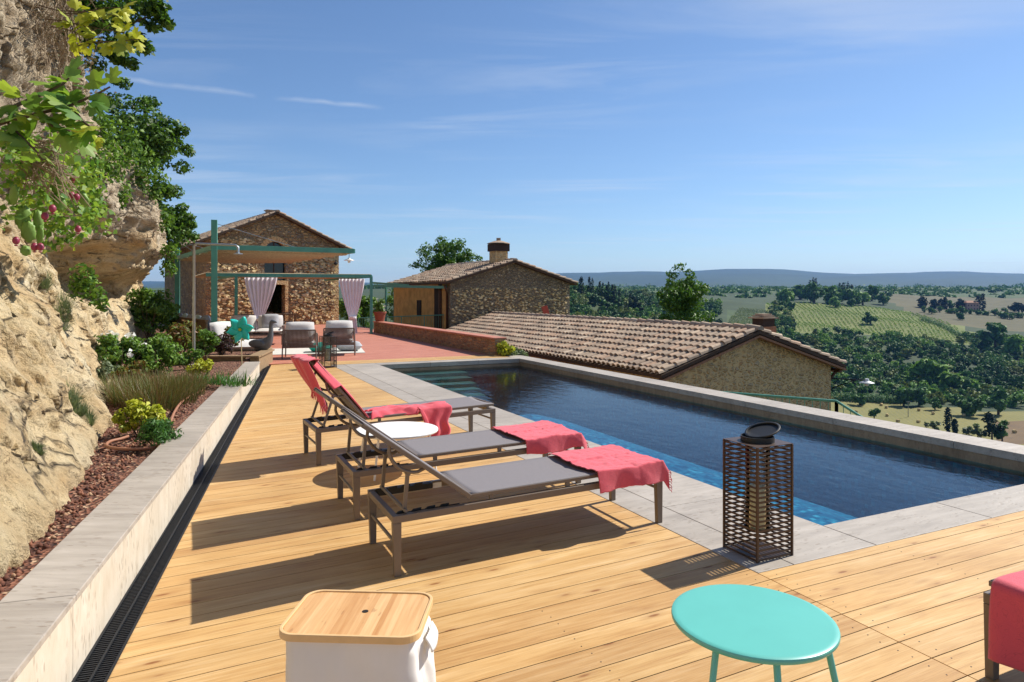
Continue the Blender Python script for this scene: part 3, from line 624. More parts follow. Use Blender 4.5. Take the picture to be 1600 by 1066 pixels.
# ================================================================== LOUNGERS
tiltrot = lambda yaw=0: (0, -math.atan(TILT), YAW+yaw)
LL, LW, LH = 1.885, .60, .345
def make_lounger(name, label, TOP=(-.155, 0, .875)):
    t = thing(name, label, 'lounger', group='bronze sun loungers on the deck')
    f = MB()
    for y in (.0175, LW-.0175): f.bar((.0, y, LH-.021), (LL, y, LH-.021), .035, .042)
    for x in (.02, LL-.02): f.bar((x, .036, LH-.022), (x, LW-.036, LH-.022), .035, .038)
    f.bar((.0, .03, .17), (.0, LW-.03, .17), .02, .02) if False else f.tube([(.02, .03, .185), (.02, LW-.03, .185)], .011, 8)
    f.tube([(LL-.02, .03, .23), (LL-.02, LW-.03, .23)], .011, 8)
    f.build('frame', M['bronze'], t, bevel=.003)
    for x in (0, 1):
        for y in (0, 1):
            l = MB(); X = .026 if x == 0 else LL-.026; Yy = .019 if y == 0 else LW-.019
            tp_, bt = .028, .019
            vs = [(X-bt*.9-.004, Yy-.017, 0), (X+bt*.9, Yy-.017, 0), (X+bt*.9, Yy+.017, 0), (X-bt*.9-.004, Yy+.017, 0), (X-tp_*.9, Yy-.0185, LH-.043), (X+tp_*.9, Yy-.0185, LH-.043), (X+tp_*.9, Yy+.0185, LH-.043), (X-tp_*.9, Yy+.0185, LH-.043)]
            l.add(vs, [(0, 3, 2, 1), (4, 5, 6, 7), (0, 1, 5, 4), (1, 2, 6, 5), (2, 3, 7, 6), (3, 0, 4, 7)]); l.build('leg', M['bronze'], t, bevel=.002)
    HX, HZ = .475, .385
    sf = MB()
    for y in (.028, LW-.028): sf.bar((HX, y, HZ), (LL-.01, y, HZ), .026, .022)
    sf.bar((LL-.012, .04, HZ), (LL-.012, LW-.04, HZ), .024, .022); sf.bar((HX+.02, .04, HZ), (HX+.02, LW-.04, HZ), .024, .022)
    for x in (.62, 1.15, 1.8):
        for y in (.028, LW-.028): sf.box((x, y, HZ-.025), (.03, .02, .03))
    sf.build('seat_frame', M['bronze'], t, bevel=.003)
    sl_ = MB(); sl_.grid(lambda a, b: (HX+.01+(LL-.025-HX)*a, .020+(LW-.04)*b, HZ+.0125-.012*math.sin(math.pi*b)**.8), 24, 10)
    sl_.build('seat_sling', M['sling'], t, smooth=180, solid=.003)
    # backrest
    bl = .80; bx, bz = HX-.16-.475+0, 0
    top = Vector(TOP); hin = Vector((HX, 0, HZ)); d = (top-hin).normalized(); nn = Vector((d.z, 0, -d.x))  # nn: back side is -n
    bk = MB()
    for y in (.014, LW-.014): bk.bar(hin+Vector((0, y, 0)), top+Vector((0, y, 0)), .026, .026)
    for k in (0.03, .98): q = hin+(top-hin)*k; bk.bar(q+Vector((0, .028, 0)), q+Vector((0, LW-.028, 0)), .022, .022)
    bk.build('back_frame', M['bronze'], t, bevel=.003)
    bs = MB(); up = Vector((d.z, 0, -d.x));  up = up if up.z > 0 else -up
    def bsl(a, b):
        p = hin+(top-hin)*(.01+.985*a)+Vector((0, .01+(LW-.02)*b, 0))+up*(.014-.02*math.sin(math.pi*b)**.8*math.sin(math.pi*a)**.4); return p
    bs.grid(bsl, 20, 10); bs.build('back_sling', M['sling'], t, smooth=180, solid=.003)
    for y in (.040, LW-.040):
        br = MB()
        a1 = hin+(top-hin)*.42; a2 = hin+(top-hin)*.74; m_ = hin+(top-hin)*.58-up*.085
        off = Vector((0, y, 0)); pts = []
        for k in range(13):
            s_ = k/12; q = a1+(a2-a1)*s_-up*(.075*math.sin(math.pi*min(1, max(0, s_)))**.55+.01); pts.append(q+off)
        br.tube(pts, .011, 8); br.build('bracket', M['bronze'], t, smooth=50)
    pr = MB(); lo = Vector((.085, 0, LH+.012)); hi = hin+(top-hin)*.50-up*.085
    for y in (.055, LW-.055): pr.bar(lo+Vector((0, y, 0)), hi+Vector((0, y, 0)), .018, .022); pr.tube([hi+Vector((0, y-.02, 0)), hi+Vector((0, y+.02, 0))], .014, 10)
    pr.tube([lo+Vector((0, .02, 0)), lo+Vector((0, LW-.02, 0))], .012, 8); pr.build('prop', M['bronze'], t, bevel=.002)
    for y in (.05, LW-.05):
        nt = MB()
        nt.bar((.05, y, LH-.02), (.42, y, LH-.02), .014, .036)
        for x in (.06, .15, .235, .32): nt.add([(x-.03, y-.006, LH-.004), (x+.03, y-.006, LH-.004), (x+.034, y-.006, LH+.011), (x-.012, y-.006, LH+.009), (x-.03, y+.006, LH-.004), (x+.03, y+.006, LH-.004), (x+.034, y+.006, LH+.011), (x-.012, y+.006, LH+.009)], [(0, 1, 2, 3), (7, 6, 5, 4), (0, 4, 5, 1), (1, 5, 6, 2), (2, 6, 7, 3), (3, 7, 4, 0)])
        nt.build('notched_rack', M['black'], t)
    tg = MB(); tg.box((.46, LW-.0365, LH-.028), (.06, .002, .034)); tg.build('care_tag', M['white'], t)
    return t
l0 = make_lounger('sun_lounger', 'bronze framed lounger nearest the camera with a coral towel over its foot')
l1 = copy_tree(l0); l3 = copy_tree(l0)
FTOP = (.02, 0, .97)
l2 = make_lounger('sun_lounger', 'farthest bronze lounger, its raised back hooded by a coral towel', FTOP)
def place(o, u, v, yaw=0, tilt=True):
    p = UV(u, v, deckz(u)); o.location = p; o.rotation_euler = tiltrot(yaw) if tilt else (0, 0, YAW+yaw)
place(l0, 1.045, 3.735); place(l1, 1.055, 4.80, R(.4)); place(l2, 1.08, 6.50, R(3.0)); place(l3, 4.80, 1.665, R(180), False)
l1['label'] = 'middle bronze lounger of the row, between the white table and the nearest lounger'
l3['label'] = 'lounger cut off at the right photo edge with a coral towel over its end'

# ------------------------------------------------------------------ towels
def rnd(x, y, z=0, s=1): return noise.noise(Vector((x*s, y*s, z)))
def foot_towel(name, label, L0, ref, seed, x0, x1, y0, y1, hang, skew=.05, end=.03):
    o_mb = MB(); nu, nv = 96, 96; top_z = .402
    wid = y1-y0; tot = wid+hang
    def fn(a, b):
        q = b*tot-hang                        # <0 hangs at the near side
        x = x0+(x1-x0)*a+skew*(1-b)*(1 if a > .5 else .4)+.016*rnd(q*5, seed, a*3)
        wv = .5+.5*rnd(a*4.0, seed+3, b*1.5)
        z = top_z+.010+.010*wv+.022*max(0, rnd(x*4+q*6, q*2.2, seed))+.006*rnd(x*17, q*13, seed)+.004*rnd(x*34, q*30, seed+5)+.007*math.exp(-((q-.30+.02*rnd(x*5, seed))/.014)**2)-.005*math.exp(-((a-.52+.015*rnd(q*6, seed+2))/.022)**2)
        if q >= 0: y = y0+q
        else:
            h = -q; y = y0-.014-.02*(1-math.exp(-h*14))-.012*math.sin(a*11+seed)*h/.1; z -= h*.96-.006
        if x > LL-.015: 
            e = x-(LL-.015); x = LL-.015+e*.55; z -= e*.9+.004
        if q > y1-.02-y0: z -= (q-(y1-.02-y0))*.5
        return (x, y, z)
    o_mb.grid(fn, nu, nv)
    # second layer of the folded towel
    o = o_mb.build(name, M['red'], smooth=180, solid=.006)
    fr = MB()
    for k in range(46):
        b = k/45; p = Vector(fn(1, b)); p2 = p+Vector((.022+.008*random.random(), random.uniform(-.006, .006), -.022-.01*random.random())); fr.tube([p, (p+p2)/2+Vector((.004, 0, .004)), p2], [.0032, .0028, .002], 5)
    fr.build('fringe', M['red'], o)
    o.matrix_world = ref_matrix(ref); return tag(o, label, 'towel', 'coral beach towels on the loungers')
def ref_matrix(l): return Matrix.Translation(l.location) @ l.rotation_euler.to_matrix().to_4x4()
foot_towel('beach_towel', 'coral towel folded over the foot of the lounger nearest the camera', None, l0, 1.3, 1.32, 1.90, -.012, .60, .135)
foot_towel('beach_towel', 'coral towel folded over the foot of the middle lounger', None, l1, 4.1, 1.34, 1.90, -.012, .60, .13)
def end_drape(a, b):
    y = .045+.53*b+.01*rnd(a*3, b*2, 4); q = a*.95-.62; z = .412+.006*rnd(a*6, b*5, 2)+.01*(.5+.5*rnd(b*3, a*2, 7))
    if q < 0: return (LL-.012+q, y, z)
    k = min(1, q/.05); x = LL-.012+.03*math.sin(k*math.pi/2); zz = z-.03*(1-math.cos(k*math.pi/2))-max(0, q-.05)
    w_ = max(0, q-.03); return (x+w_*(.05+.10*math.sin(b*15+.6)*.5+.05*rnd(b*6, q*4, 3)), y, zz)
ed_ = MB(); ed_.grid(end_drape, 60, 50); tw = ed_.build('beach_towel', M['red'], smooth=180, solid=.008); tw.matrix_world = ref_matrix(l3)
tag(tw, 'smooth coral towel over the lounger end cut off by the right photo edge', 'towel', 'coral beach towels on the loungers')
# towel hooded over the far backrest: down the face of the back, over the top and hanging behind
def hood(a, b):
    top = Vector(FTOP); hin = Vector((.475, 0, .385)); d = (top-hin).normalized(); up = Vector((-d.z, 0, d.x)); up = up if up.z > 0 else -up
    Lb = (top-hin).length; s_ = a*(Lb+.50)
    y = -.035+.635*b
    wr = .018*rnd(b*5, a*2, 2)+.008*rnd(b*14, a*3, 5)
    if s_ < Lb: p = hin+d*s_+up*(.028+wr+.012*math.sin(a*7)-(.075*(1-b/.08) if b < .08 and a > .35 else 0))
    else:
        h = s_-Lb; k = min(1, h/.08)
        ctr = top+up*.03; c1 = ctr+d*.05*math.sin(k*math.pi*.5)-up*.05*(1-math.cos(k*math.pi*.5))
        drop = max(0, h-.08)
        p = c1+Vector((-.06*k+.42*drop-.03*math.sin(b*9+1)*drop*3, 0, -drop*.92-.02*k))
        y += (b-.75)*-.22*min(1, drop*3)*0+(-.10+.05*b)*min(1, drop*3)+.03*math.sin(b*13)*drop*2
        p += Vector((wr*2.5, 0, 0))
        p.z -= .07*drop*math.sin(b*6.2)*2+ .06*(b-.3)*k*0
    return (p.x, y, p.z)
hm = MB(); hm.grid(hood, 80, 48); tw = hm.build('beach_towel', M['red'], smooth=180, solid=.008)
fr = MB()
for k in range(44):
    p = Vector(hood(1, k/43)); ln = .05+.02*random.random(); fr.tube([p, p+Vector((random.uniform(-.012, .012), random.uniform(-.012, .012), -ln))], [.004, .0025], 5)
fr.build('fringe', M['red'], tw); tw.matrix_world = ref_matrix(l2); tag(tw, 'coral towel hung like a hood over the raised back of the farthest lounger', 'towel', 'coral beach towels on the loungers')
def bunch(a, b):
    x = .52+.78*a+.05*math.sin(b*3); y = -.03+.30*b+.06*math.sin(a*5)
    z = .405+.05*math.sin(math.pi*b)**.7*(.7+.5*rnd(a*4, 1, b*2))+.025*abs(rnd(a*6+b*3, b*7, 9))
    if a > .62:
        k = (a-.62)/.38; x2 = x
        if b < .45: 
            h = (.45-b)/.45; y = -.03-.03*h-.02*math.sin(a*40)*h; z = .43-.30*h*min(1, k*3)
            x += .02*math.sin(b*20)
    elif b < .15: z -= .03*(.15-b)/.15
    return (x, y, z)
bm_ = MB(); bm_.grid(bunch, 70, 50); tw = bm_.build('beach_towel', M['red'], smooth=180, solid=.010); tw.matrix_world = ref_matrix(l2)
tag(tw, 'crumpled coral towel bunched along the seat of the farthest lounger and hanging over its side', 'towel', 'coral beach towels on the loungers')

# ------------------------------------------------------------------ round side tables
def side_table(name, label, c, r, h, m, legs, lz, splay=.1, lr=.011):
    t = thing(name, label, 'side table', c)
    tpm = MB(); e = .012
    tpm.lathe([(0, h-.014), (r-.02, h-.014), (r-.006, h-.022), (r-.001, h-.016), (r, h-.008), (r-.002, h-.003), (r-.008, h), (r-.02, h+.0005), (0, h+.0005)], seg=72); tpm.build('tabletop', m, t, smooth=40)
    for an in legs:
        l = MB(); a = Vector((math.cos(an), math.sin(an), 0)); l.tube([a*(r*.84)+Vector((0, 0, h-.016)), a*(r*.84+splay)+Vector((0, 0, 0))], [lr, lr*.85], 12); l.build('leg', m, t, smooth=40)
    return t
side_table('side_table', 'white round metal side table between the far and middle loungers', UV(1.70, 5.98, deckz(1.70)), .372, .372, M['white'], [R(80), R(165), R(250), R(345)], 0, .07)
gc = at(1176, 964, .42)
side_table('side_table', 'turquoise round metal side table on bare deck in the foreground', (gc.x, gc.y, 0), .279, .42, M['green'], [R(222), R(268), R(330)], 0, .085, .0115)

# ------------------------------------------------------------------ laundry basket
bt = thing('laundry_basket', 'cream canvas basket with a pale bamboo lid in the foreground', 'basket', (-.475, 2.115, -.055), (0, 0, R(-3.0)))
BW, BD, BH = .425, .305, .62
def rrect(wx, wy, r, n=8):
    out = []
    for cx, cy, a0 in ((wx/2-r, wy/2-r, 0), (-wx/2+r, wy/2-r, 90), (-wx/2+r, -wy/2+r, 180), (wx/2-r, -wy/2+r, 270)):
        for k in range(n+1): a = R(a0+90*k/n); out.append((cx+r*math.cos(a), cy+r*math.sin(a)))
    return out
rim = MB(); outp = rrect(BW, BD, .055); inp = rrect(BW-.02, BD-.02, .047); n_ = len(outp)
vs = [(x, y, BH-.022) for x, y in outp]+[(x, y, BH) for x, y in outp]+[(x, y, BH) for x, y in inp]+[(x, y, BH-.022) for x, y in inp]
fs = [((r*n_+i), (r*n_+(i+1) % n_), (((r+1) % 4)*n_+(i+1) % n_), (((r+1) % 4)*n_+i)) for r in range(4) for i in range(n_)]
rim.add(vs, fs); rim.build('rim', M['rim'], bt, bevel=.002)
lid = MB(); lid.prism(rrect(BW-.022, BD-.022, .046), BH-.02, BH-.004)
ld = lid.build('lid', M['bamboo'], bt, bevel=.002)
hl = MB(); hl.lathe([(.010, BH-.0042), (.010, BH-.0030), (0, BH-.0030)], (.015, .01, 0), 24); hl.build('finger_hole', M['hole'], ld)
bd = MB(); prof = rrect(BW-.03, BD-.03, .05, 14); n_ = len(prof)
def per(i): return prof[i % n_]
NB, NZ = n_*5, 56
pts = []
per_pts = []
for i in range(n_):
    a, b = Vector((*prof[i], 0)), Vector((*prof[(i+1) % n_], 0)); k = max(1, int((b-a).length/.0055))
    for j in range(k): per_pts.append(a+(b-a)*(j/k))
NB = len(per_pts)
vs = []
for j in range(NZ+1):
    z = (BH-.022)*(1-j/NZ); q = j/NZ
    for p in per_pts:
        out = p.normalized(); side = max(0, p.x/(BW/2)-.75)/.25
        wr = .004*rnd(p.x*9, p.y*9, z*5)+.003*rnd(p.x*26, p.y*26, z*10)
        wr += side*(.012*abs(rnd(p.y*13+z*6, z*5+p.y*5, 3))+.005*rnd(p.y*26+z*16, z*10, 8)+.022*math.sin(math.pi*min(1, q*1.1))*(.6+.4*math.sin(p.y*9))+.006*math.sin(p.y*46+z*30)*q)
        x = p.x+out.x*wr*1.0+(side*wr if True else 0); y = p.y+out.y*wr
        if side > .5 and q < .06: x -= .004
        vs.append((x, y, z))
bd.add(vs, [(j*NB+i, (j+1)*NB+i, (j+1)*NB+(i+1) % NB, j*NB+(i+1) % NB) for j in range(NZ) for i in range(NB)])
bd.build('canvas_bag', M['canvas'], bt, smooth=180)
hd = MB(); hd.grid(lambda a, b: (BW/2+.004+.020*math.sin(b*1.5)+.004*math.sin(a*math.pi), -.055+.11*a, BH-.050-.042*b-.008*math.sin(a*math.pi)*b), 12, 6); hd.build('handle', M['canvas'], bt, smooth=180, solid=.004)

# ------------------------------------------------------------------ lanterns
def make_lantern(label):
    t = thing('garden_lantern', label, 'lantern', group='tall slatted garden lanterns'); W_, HH = .285, .665; h = W_/2
    fr = MB()
    for sx in (-1, 1):
        for sy in (-1, 1): fr.box((sx*(h-.006), sy*(h-.006), HH/2), (.013, .013, HH))
    fr.build('corner_post', M['lantern'], t, bevel=.001)
    bs = MB(); bs.box((0, 0, .006), (W_-.03, W_-.03, .006)); bs.build('base_plate', M['lantern'], t)
    ns = 24
    for k, (ax, sg_) in enumerate(((0, 1), (0, -1), (1, 1), (1, -1))):
        sp = MB()
        for j in range(ns):
            z = .012+(HH-.024)*j/(ns-1)
            if ax == 0: sp.box((0, sg_*(h-.005), z), (W_-.027, .004, .0115))
            else: sp.box((sg_*(h-.005), 0, z), (.004, W_-.027, .0115))
        sp.build('slatted_panel', M['lantern'], t)
    tp = MB(); n_ = 48; sq = []
    for k in range(n_):
        a = 2*math.pi*k/n_; c, s = math.cos(a), math.sin(a); m_ = (h-.0005)/max(abs(c), abs(s)); sq.append((c*m_, s*m_))
    ci = [(.098*math.cos(2*math.pi*k/n_), .098*math.sin(2*math.pi*k/n_)) for k in range(n_)]
    vs = [(x, y, HH+z) for z in (.001, .004) for pl in (sq, ci) for x, y in pl]
    fs = [(k, (k+1) % n_, n_+(k+1) % n_, n_+k) for k in range(n_)]+[(3*n_+k, 3*n_+(k+1) % n_, 2*n_+(k+1) % n_, 2*n_+k) for k in range(n_)]+[(2*n_+k, 2*n_+(k+1) % n_, (k+1) % n_, k) for k in range(n_)]+[(n_+k, n_+(k+1) % n_, 3*n_+(k+1) % n_, 3*n_+k) for k in range(n_)]
    tp.add(vs, fs); tp.build('top_plate', M['lantern'], t)
    cl = MB(); cl.lathe([(.098, HH-.004), (.098, HH+.036), (.093, HH+.036), (.093, HH-.004)], seg=48); clo = cl.build('collar', M['black'], t, smooth=40)
    rg = MB(); Mr = Matrix.Rotation(R(-20), 3, 'Y') ; Rr = Matrix.Rotation(R(0), 3, 'Z')
    ring = [(.100*math.cos(a), .085*math.sin(a)) for a in [2*math.pi*k/40 for k in range(41)]]
    pr_ = []
    rg.lathe([(.100, -.006), (.106, -.003), (.106, .004), (.101, .007), (.094, .006), (.092, 0), (.094, -.005), (.1, -.006)], (.040, 0, HH+.066), 48, M=Mr); rg.build('handle_ring', M['black'], t, smooth=40)
    gl = MB(); gl.lathe([(.072, .15), (.072, HH-.01), (.069, HH-.01), (.069, .153)], seg=40); gl.build('glass_cylinder', M['glass'], t, smooth=40)
    sv = MB(); sv.lathe([(0, .135), (.076, .135), (.080, .142), (.080, .152), (.074, .152), (.074, .146), (0, .146)], seg=40)
    for k in range(4): a = R(45+90*k); sv.bar((.07*math.cos(a), .07*math.sin(a), .14), ((h-.01)*1.38*math.cos(a), (h-.01)*1.38*math.sin(a), .14), .01, .006)
    sv.build('candle_tray', M['lantern'], t, smooth=40)
    cd = MB(); cd.lathe([(0, .147), (.05, .147), (.05, .395), (.046, .40), (.03, .396), (0, .394)], seg=36); c_ = cd.build('candle', M['wax'], t, smooth=40)
    wk = MB(); wk.tube([(0, 0, .394), (.002, 0, .415)], .0015, 6); wk.build('wick', M['black'], c_)
    return t
lan = make_lantern('large dark slatted lantern with a candle at the near corner of the pool')
cl_ = (Vector((1.293, 4.18, 0))+Vector((1.684, 4.047, 0)))/2
lan.location = (cl_.x, cl_.y, 0); lan.rotation_euler.z = R(25.0)
lan2 = copy_tree(lan); lan2['label'] = 'dark slatted lantern at the far end of the pool beside the armchairs'
lan2.location = UV(2.72, 14.95, 0); lan2.rotation_euler.z = R(40)

# ================================================================== BUILDINGS
def tile_side(mb, org, along, down, wid, ln, pitch=.215, row=.36, r=.085):
    """clay cover tiles: columns along the eave, rows down the slope, every tile a tapered half pipe"""
    along = Vector(along).normalized(); down = Vector(down).normalized(); nrm = along.cross(down)
    if nrm.z < 0: nrm = -nrm
    nc_, nr_ = int(wid/pitch), int(math.ceil(ln/row)); org = Vector(org)
    for i in range(nc_):
        for j in range(nr_):
            a0 = (i+.5)*pitch+random.uniform(-.012, .012); s0 = j*row-.03; s1 = min((j+1)*row+.05, ln+.03)
            if s1-s0 < .1: continue
            tw_ = random.uniform(-.018, .018); rr = r*random.uniform(.92, 1.06); lift = .022+random.uniform(0, .014)
            vs = []
            for s_, q, h in ((s0, .80, .0), (s1, 1.08, lift)):
                for k in range(6):
                    an = math.pi*k/5; vs.append(org+along*(a0+math.cos(an)*rr*q+tw_*(s_-s0)/row)+down*s_+nrm*(math.sin(an)*rr*q*.95+h+.012))
            for k in range(6):
                an = math.pi*k/5; vs.append(org+along*(a0+math.cos(an)*rr*.9+tw_)+down*s1+nrm*(math.sin(an)*rr*.72+lift+.004))
            mb.add(vs, [(k, k+1, k+7, k+6) for k in range(5)]+[(6+k, 7+k, 13+k, 12+k) for k in range(5)])
def ridge_tiles(mb, a, b, r=.11, n=None):
    a, b = Vector(a), Vector(b); d = (b-a); ln = d.length; d.normalize(); n = n or int(ln/.4); sd_ = d.cross(Vector((0, 0, 1))).normalized()
    for i in range(n):
        s0, s1 = ln*i/n-.03, ln*(i+1)/n+.02; vs = []; j = random.uniform(-.015, .015)
        for s_, q, h in ((s0, .9, 0), (s1, 1.08, .02)):
            for k in range(7):
                an = math.pi*k/6; vs.append(a+d*s_+sd_*(math.cos(an)*r*q+j)+Vector((0, 0, math.sin(an)*r*q+h)))
        mb.add(vs, [(k, k+1, k+8, k+7) for k in range(6)]+[tuple(range(7)), tuple(range(7, 14))])

def gable_house(root, O, ax, w_, dep, zb, ze, zr, wallm, sidem, over=(.35, .35, .3), holes=(), skip_front=False, thick=.5):
    """O left front corner, ax unit vector along the front, house runs back along bx"""
    ax = Vector((*ax, 0)).normalized(); bx = Vector((-ax.y, ax.x, 0)); O = Vector((O[0], O[1], 0))
    P = lambda m, d, z: O+ax*m+bx*d+Vector((0, 0, z))
    # front wall with real openings
    bm = bmesh.new(); loops = [[(0, zb), (w_, zb), (w_, ze), (w_/2, zr), (0, ze)]]+[list(h) for h in holes]
    edges = []
    for lp in loops:
        vs = [bm.verts.new(P(m, 0, z)) for m, z in lp]
        edges += [bm.edges.new((vs[i], vs[(i+1) % len(vs)])) for i in range(len(vs))]
    bmesh.ops.triangle_fill(bm, edges=edges, use_beauty=True)
    be = [e for e in bm.edges if len(e.link_faces) == 1]
    ex = bmesh.ops.extrude_edge_only(bm, edges=be); vv = [g for g in ex['geom'] if isinstance(g, bmesh.types.BMVert)]
    bmesh.ops.translate(bm, verts=vv, vec=bx*thick); bmesh.ops.recalc_face_normals(bm, faces=bm.faces)
    me = bpy.data.meshes.new('front_wall'); bm.to_mesh(me); bm.free(); o = bpy.data.objects.new('front_wall', me); C.objects.link(o); me.materials.append(wallm); o.parent = root
    sd_ = MB()
    for m0, m1 in ((0.004, thick*.8), (w_-thick*.8, w_-.004)):
        vs = [P(m0, .01, zb), P(m1, .01, zb), P(m1, dep, zb), P(m0, dep, zb)]; zt = lambda m: ze+(zr-ze)*(1-abs(m-w_/2)/(w_/2))-.02
        vs += [P(m0, .01, zt(m0)), P(m1, .01, zt(m1)), P(m1, dep, zt(m1)), P(m0, dep, zt(m0))]
        q = MB(); q.add(vs, [(0, 3, 2, 1), (4, 5, 6, 7), (0, 1, 5, 4), (1, 2, 6, 5), (2, 3, 7, 6), (3, 0, 4, 7)]); q.build('side_wall', sidem, root)
    bk = MB(); bk.add([P(0, dep, zb), P(w_, dep, zb), P(w_, dep, ze), P(w_/2, dep, zr), P(0, dep, ze)], [(0, 1, 2, 3, 4)]); bk.build('back_wall', wallm, root)
    sl = (zr-ze)/(w_/2); oL, oR, oF = over
    rb = MB()
    zl, zrr = ze-sl*oL, ze-sl*oR
    for a_, za, b_, zb_ in ((-oL, zl, w_/2, zr), (w_/2, zr, w_+oR, zrr)):
        vs = [P(a_, -oF, za+.02), P(b_, -oF, zb_+.02), P(b_, dep+.2, zb_+.02), P(a_, dep+.2, za+.02), P(a_, -oF, za+.10), P(b_, -oF, zb_+.10), P(b_, dep+.2, zb_+.10), P(a_, dep+.2, za+.10)]
        rb.add(vs, [(0, 3, 2, 1), (4, 5, 6, 7), (0, 1, 5, 4), (1, 2, 6, 5), (2, 3, 7, 6), (3, 0, 4, 7)])
    roof = rb.build('roof', M['timber'], root)
    tl = MB(); up = Vector((0, 0, .105))
    dn = (P(-oL, 0, zl)-P(w_/2, 0, zr)); tile_side(tl, P(w_/2, -oF, zr)+up, bx, dn, dep+.2+oF, dn.length)
    dn = (P(w_+oR, 0, zrr)-P(w_/2, 0, zr)); tile_side(tl, P(w_/2, -oF, zr)+up, bx, dn, dep+.2+oF, dn.length)
    ridge_tiles(tl, P(w_/2, -oF, zr+.12), P(w_/2, dep+.2, zr+.12))
    tl.build('roof_tiles', M['tile'], roof)
    return P

def wall_stones(name, P, root, m, m0, m1, zf, z0, nst, smin, smax, pr, avoid=()):
    mb = MB()
    ax3 = (P(1, 0, 0)-P(0, 0, 0)); bx3 = (P(0, 1, 0)-P(0, 0, 0)); up3 = Vector((0, 0, 1)); k = 0
    while k < nst:
        mm_ = random.uniform(m0, m1); zz = random.uniform(z0, zf(mm_)); w_ = random.uniform(smin, smax); h_ = w_*random.uniform(.35, .75)
        if any(a0-w_*.5 < mm_ < a1+w_*.5 and c0-h_*.5 < zz < c1+h_*.5 for a0, a1, c0, c1 in avoid): continue
        k += 1; c = P(mm_, 0, zz); d = pr*random.uniform(.5, 1.2); n = random.choice((5, 6, 6, 7)); ph = random.random()*6; tl_ = random.uniform(-.5, .9); rim_, top_ = [], []
        for i in range(n):
            a = ph+2*math.pi*i/n; rx, rz_ = w_/2*random.uniform(.8, 1.1), h_/2*random.uniform(.8, 1.1)
            rim_.append(c+ax3*math.cos(a)*rx+up3*math.sin(a)*rz_+bx3*.01); top_.append(c+ax3*math.cos(a)*rx*.74+up3*math.sin(a)*rz_*.74-bx3*d*(1-tl_*math.cos(a)*.6))
        mb.add(rim_+top_, [tuple(range(n, 2*n))]+[(i, (i+1) % n, n+(i+1) % n, n+i) for i in range(n)])
    o = mb.build(name, m, root); return o
# --- the barn behind the pergola
A34 = R(38); W1 = 6.81; hx = (math.cos(A34), math.sin(A34)); O1 = (-14.88, 33.0)
arch = [(2.80, 2.35), (3.90, 2.35), (3.90, 3.78)]+[(3.35+.55*math.cos(a), 3.78+.55*math.sin(a)) for a in [math.pi*k/10 for k in range(1, 10)]]+[(2.80, 3.78)]
door = [(2.70, -.1), (3.86, -.1), (3.86, 2.12), (2.70, 2.12)]
h1 = thing('stone_barn', 'two storey rubble stone barn with an arched loft window behind the pergola', 'house', (O1[0], O1[1], 0))
h1.location = (0, 0, 0)
P1 = gable_house(h1, O1, hx, W1, 9.5, -.3, 4.24, 5.74, M['stone1'], M['stone1'], (1.05, .62, .32), [arch, door])
ap = Vector((hx[0], hx[1], 0)); bp_ = Vector((-hx[1], hx[0], 0))
wall_stones('facade_stones', P1, h1, M['stonep'], .25, W1-.2, lambda m_: min(4.55, 4.1+.3*math.sin(m_)), 0, 1500, .10, .30, .065, ((2.45, 4.25, 2.2, 4.75), (2.5, 4.1, -1, 2.4)))
wg = MB(); wg.add([P1(2.8, .22, 2.35), P1(3.9, .22, 2.35), P1(3.9, .22, 4.4), P1(2.8, .22, 4.4)], [(0, 1, 2, 3)])
wo_ = wg.build('loft_window', M['winglass'], h1)
wf = MB(); wf.bar(P1(3.35, .2, 2.35), P1(3.35, .2, 4.33), .04, .04, up=bp_); wf.bar(P1(2.8, .2, 3.72), P1(3.9, .2, 3.72), .04, .04); wf.build('window_frame', M['copper'], wo_)
ar = MB()
for k in range(15):
    a0, a1 = math.pi*k/15+.012, math.pi*(k+1)/15-.012; c = (3.35, 3.78); q = [(c[0]+r_*math.cos(a), c[1]+r_*math.sin(a)) for r_, a in ((.56, a0), (.82, a0), (.82, a1), (.56, a1))]
    ar.add([P1(m, -.03, z) for m, z in q]+[P1(m, .1, z) for m, z in q], [(0, 1, 2, 3), (0, 4, 5, 1), (1, 5, 6, 2), (2, 6, 7, 3), (3, 7, 4, 0)])
ar.build('brick_arch', M['stone3'], h1)
qn = MB()
for k in range(12): zq = .05+k*.34; qn.box(P1(W1-.2-(.1 if k % 2 else 0), .2, zq+.16), (.42+(.2 if k % 2 else 0), .46, .315), rz=A34)
qn.build('corner_quoins', M['stone3'], h1)
rv = MB()
for k in range(14): rv.bar(P1(-.95, .2+k*.66, 3.93), P1(-.02, .2+k*.66, 4.26), .10, .12)
rv.build('eave_rafters', M['timber'], h1)
dr_ = MB(); dr_.box(P1(2.62, -.02, 1.05), (.16, .06, 2.25), rz=A34); dr_.box(P1(3.94, -.02, 1.05), (.16, .06, 2.25), rz=A34); dr_.box(P1(3.28, -.02, 2.22), (1.5, .06, .2), rz=A34); dr_.build('door_surround', M['stone3'], h1)
ch = MB(); c_ = P1(3.35, .5, 5.82); ch.box(c_, (.55, .4, .28), rz=A34); ch.box(c_+Vector((0, 0, .16)), (.68, .5, .05), rz=A34); ch.build('chimney_stub', M['tile'], h1)
wl_ = MB(); q = P1(W1-.18, -.12, 3.3); wl_.tube([q, q+Vector((0, -.1, .18)), q+Vector((.03, -.24, .16))], .02, 8); wl_.lathe([(.03, 0), (.10, -.06), (.11, -.14), (.04, -.2)], q+Vector((.03, -.24, .1)), 16); wl_.build('wall_lamp', M['black'], h1)

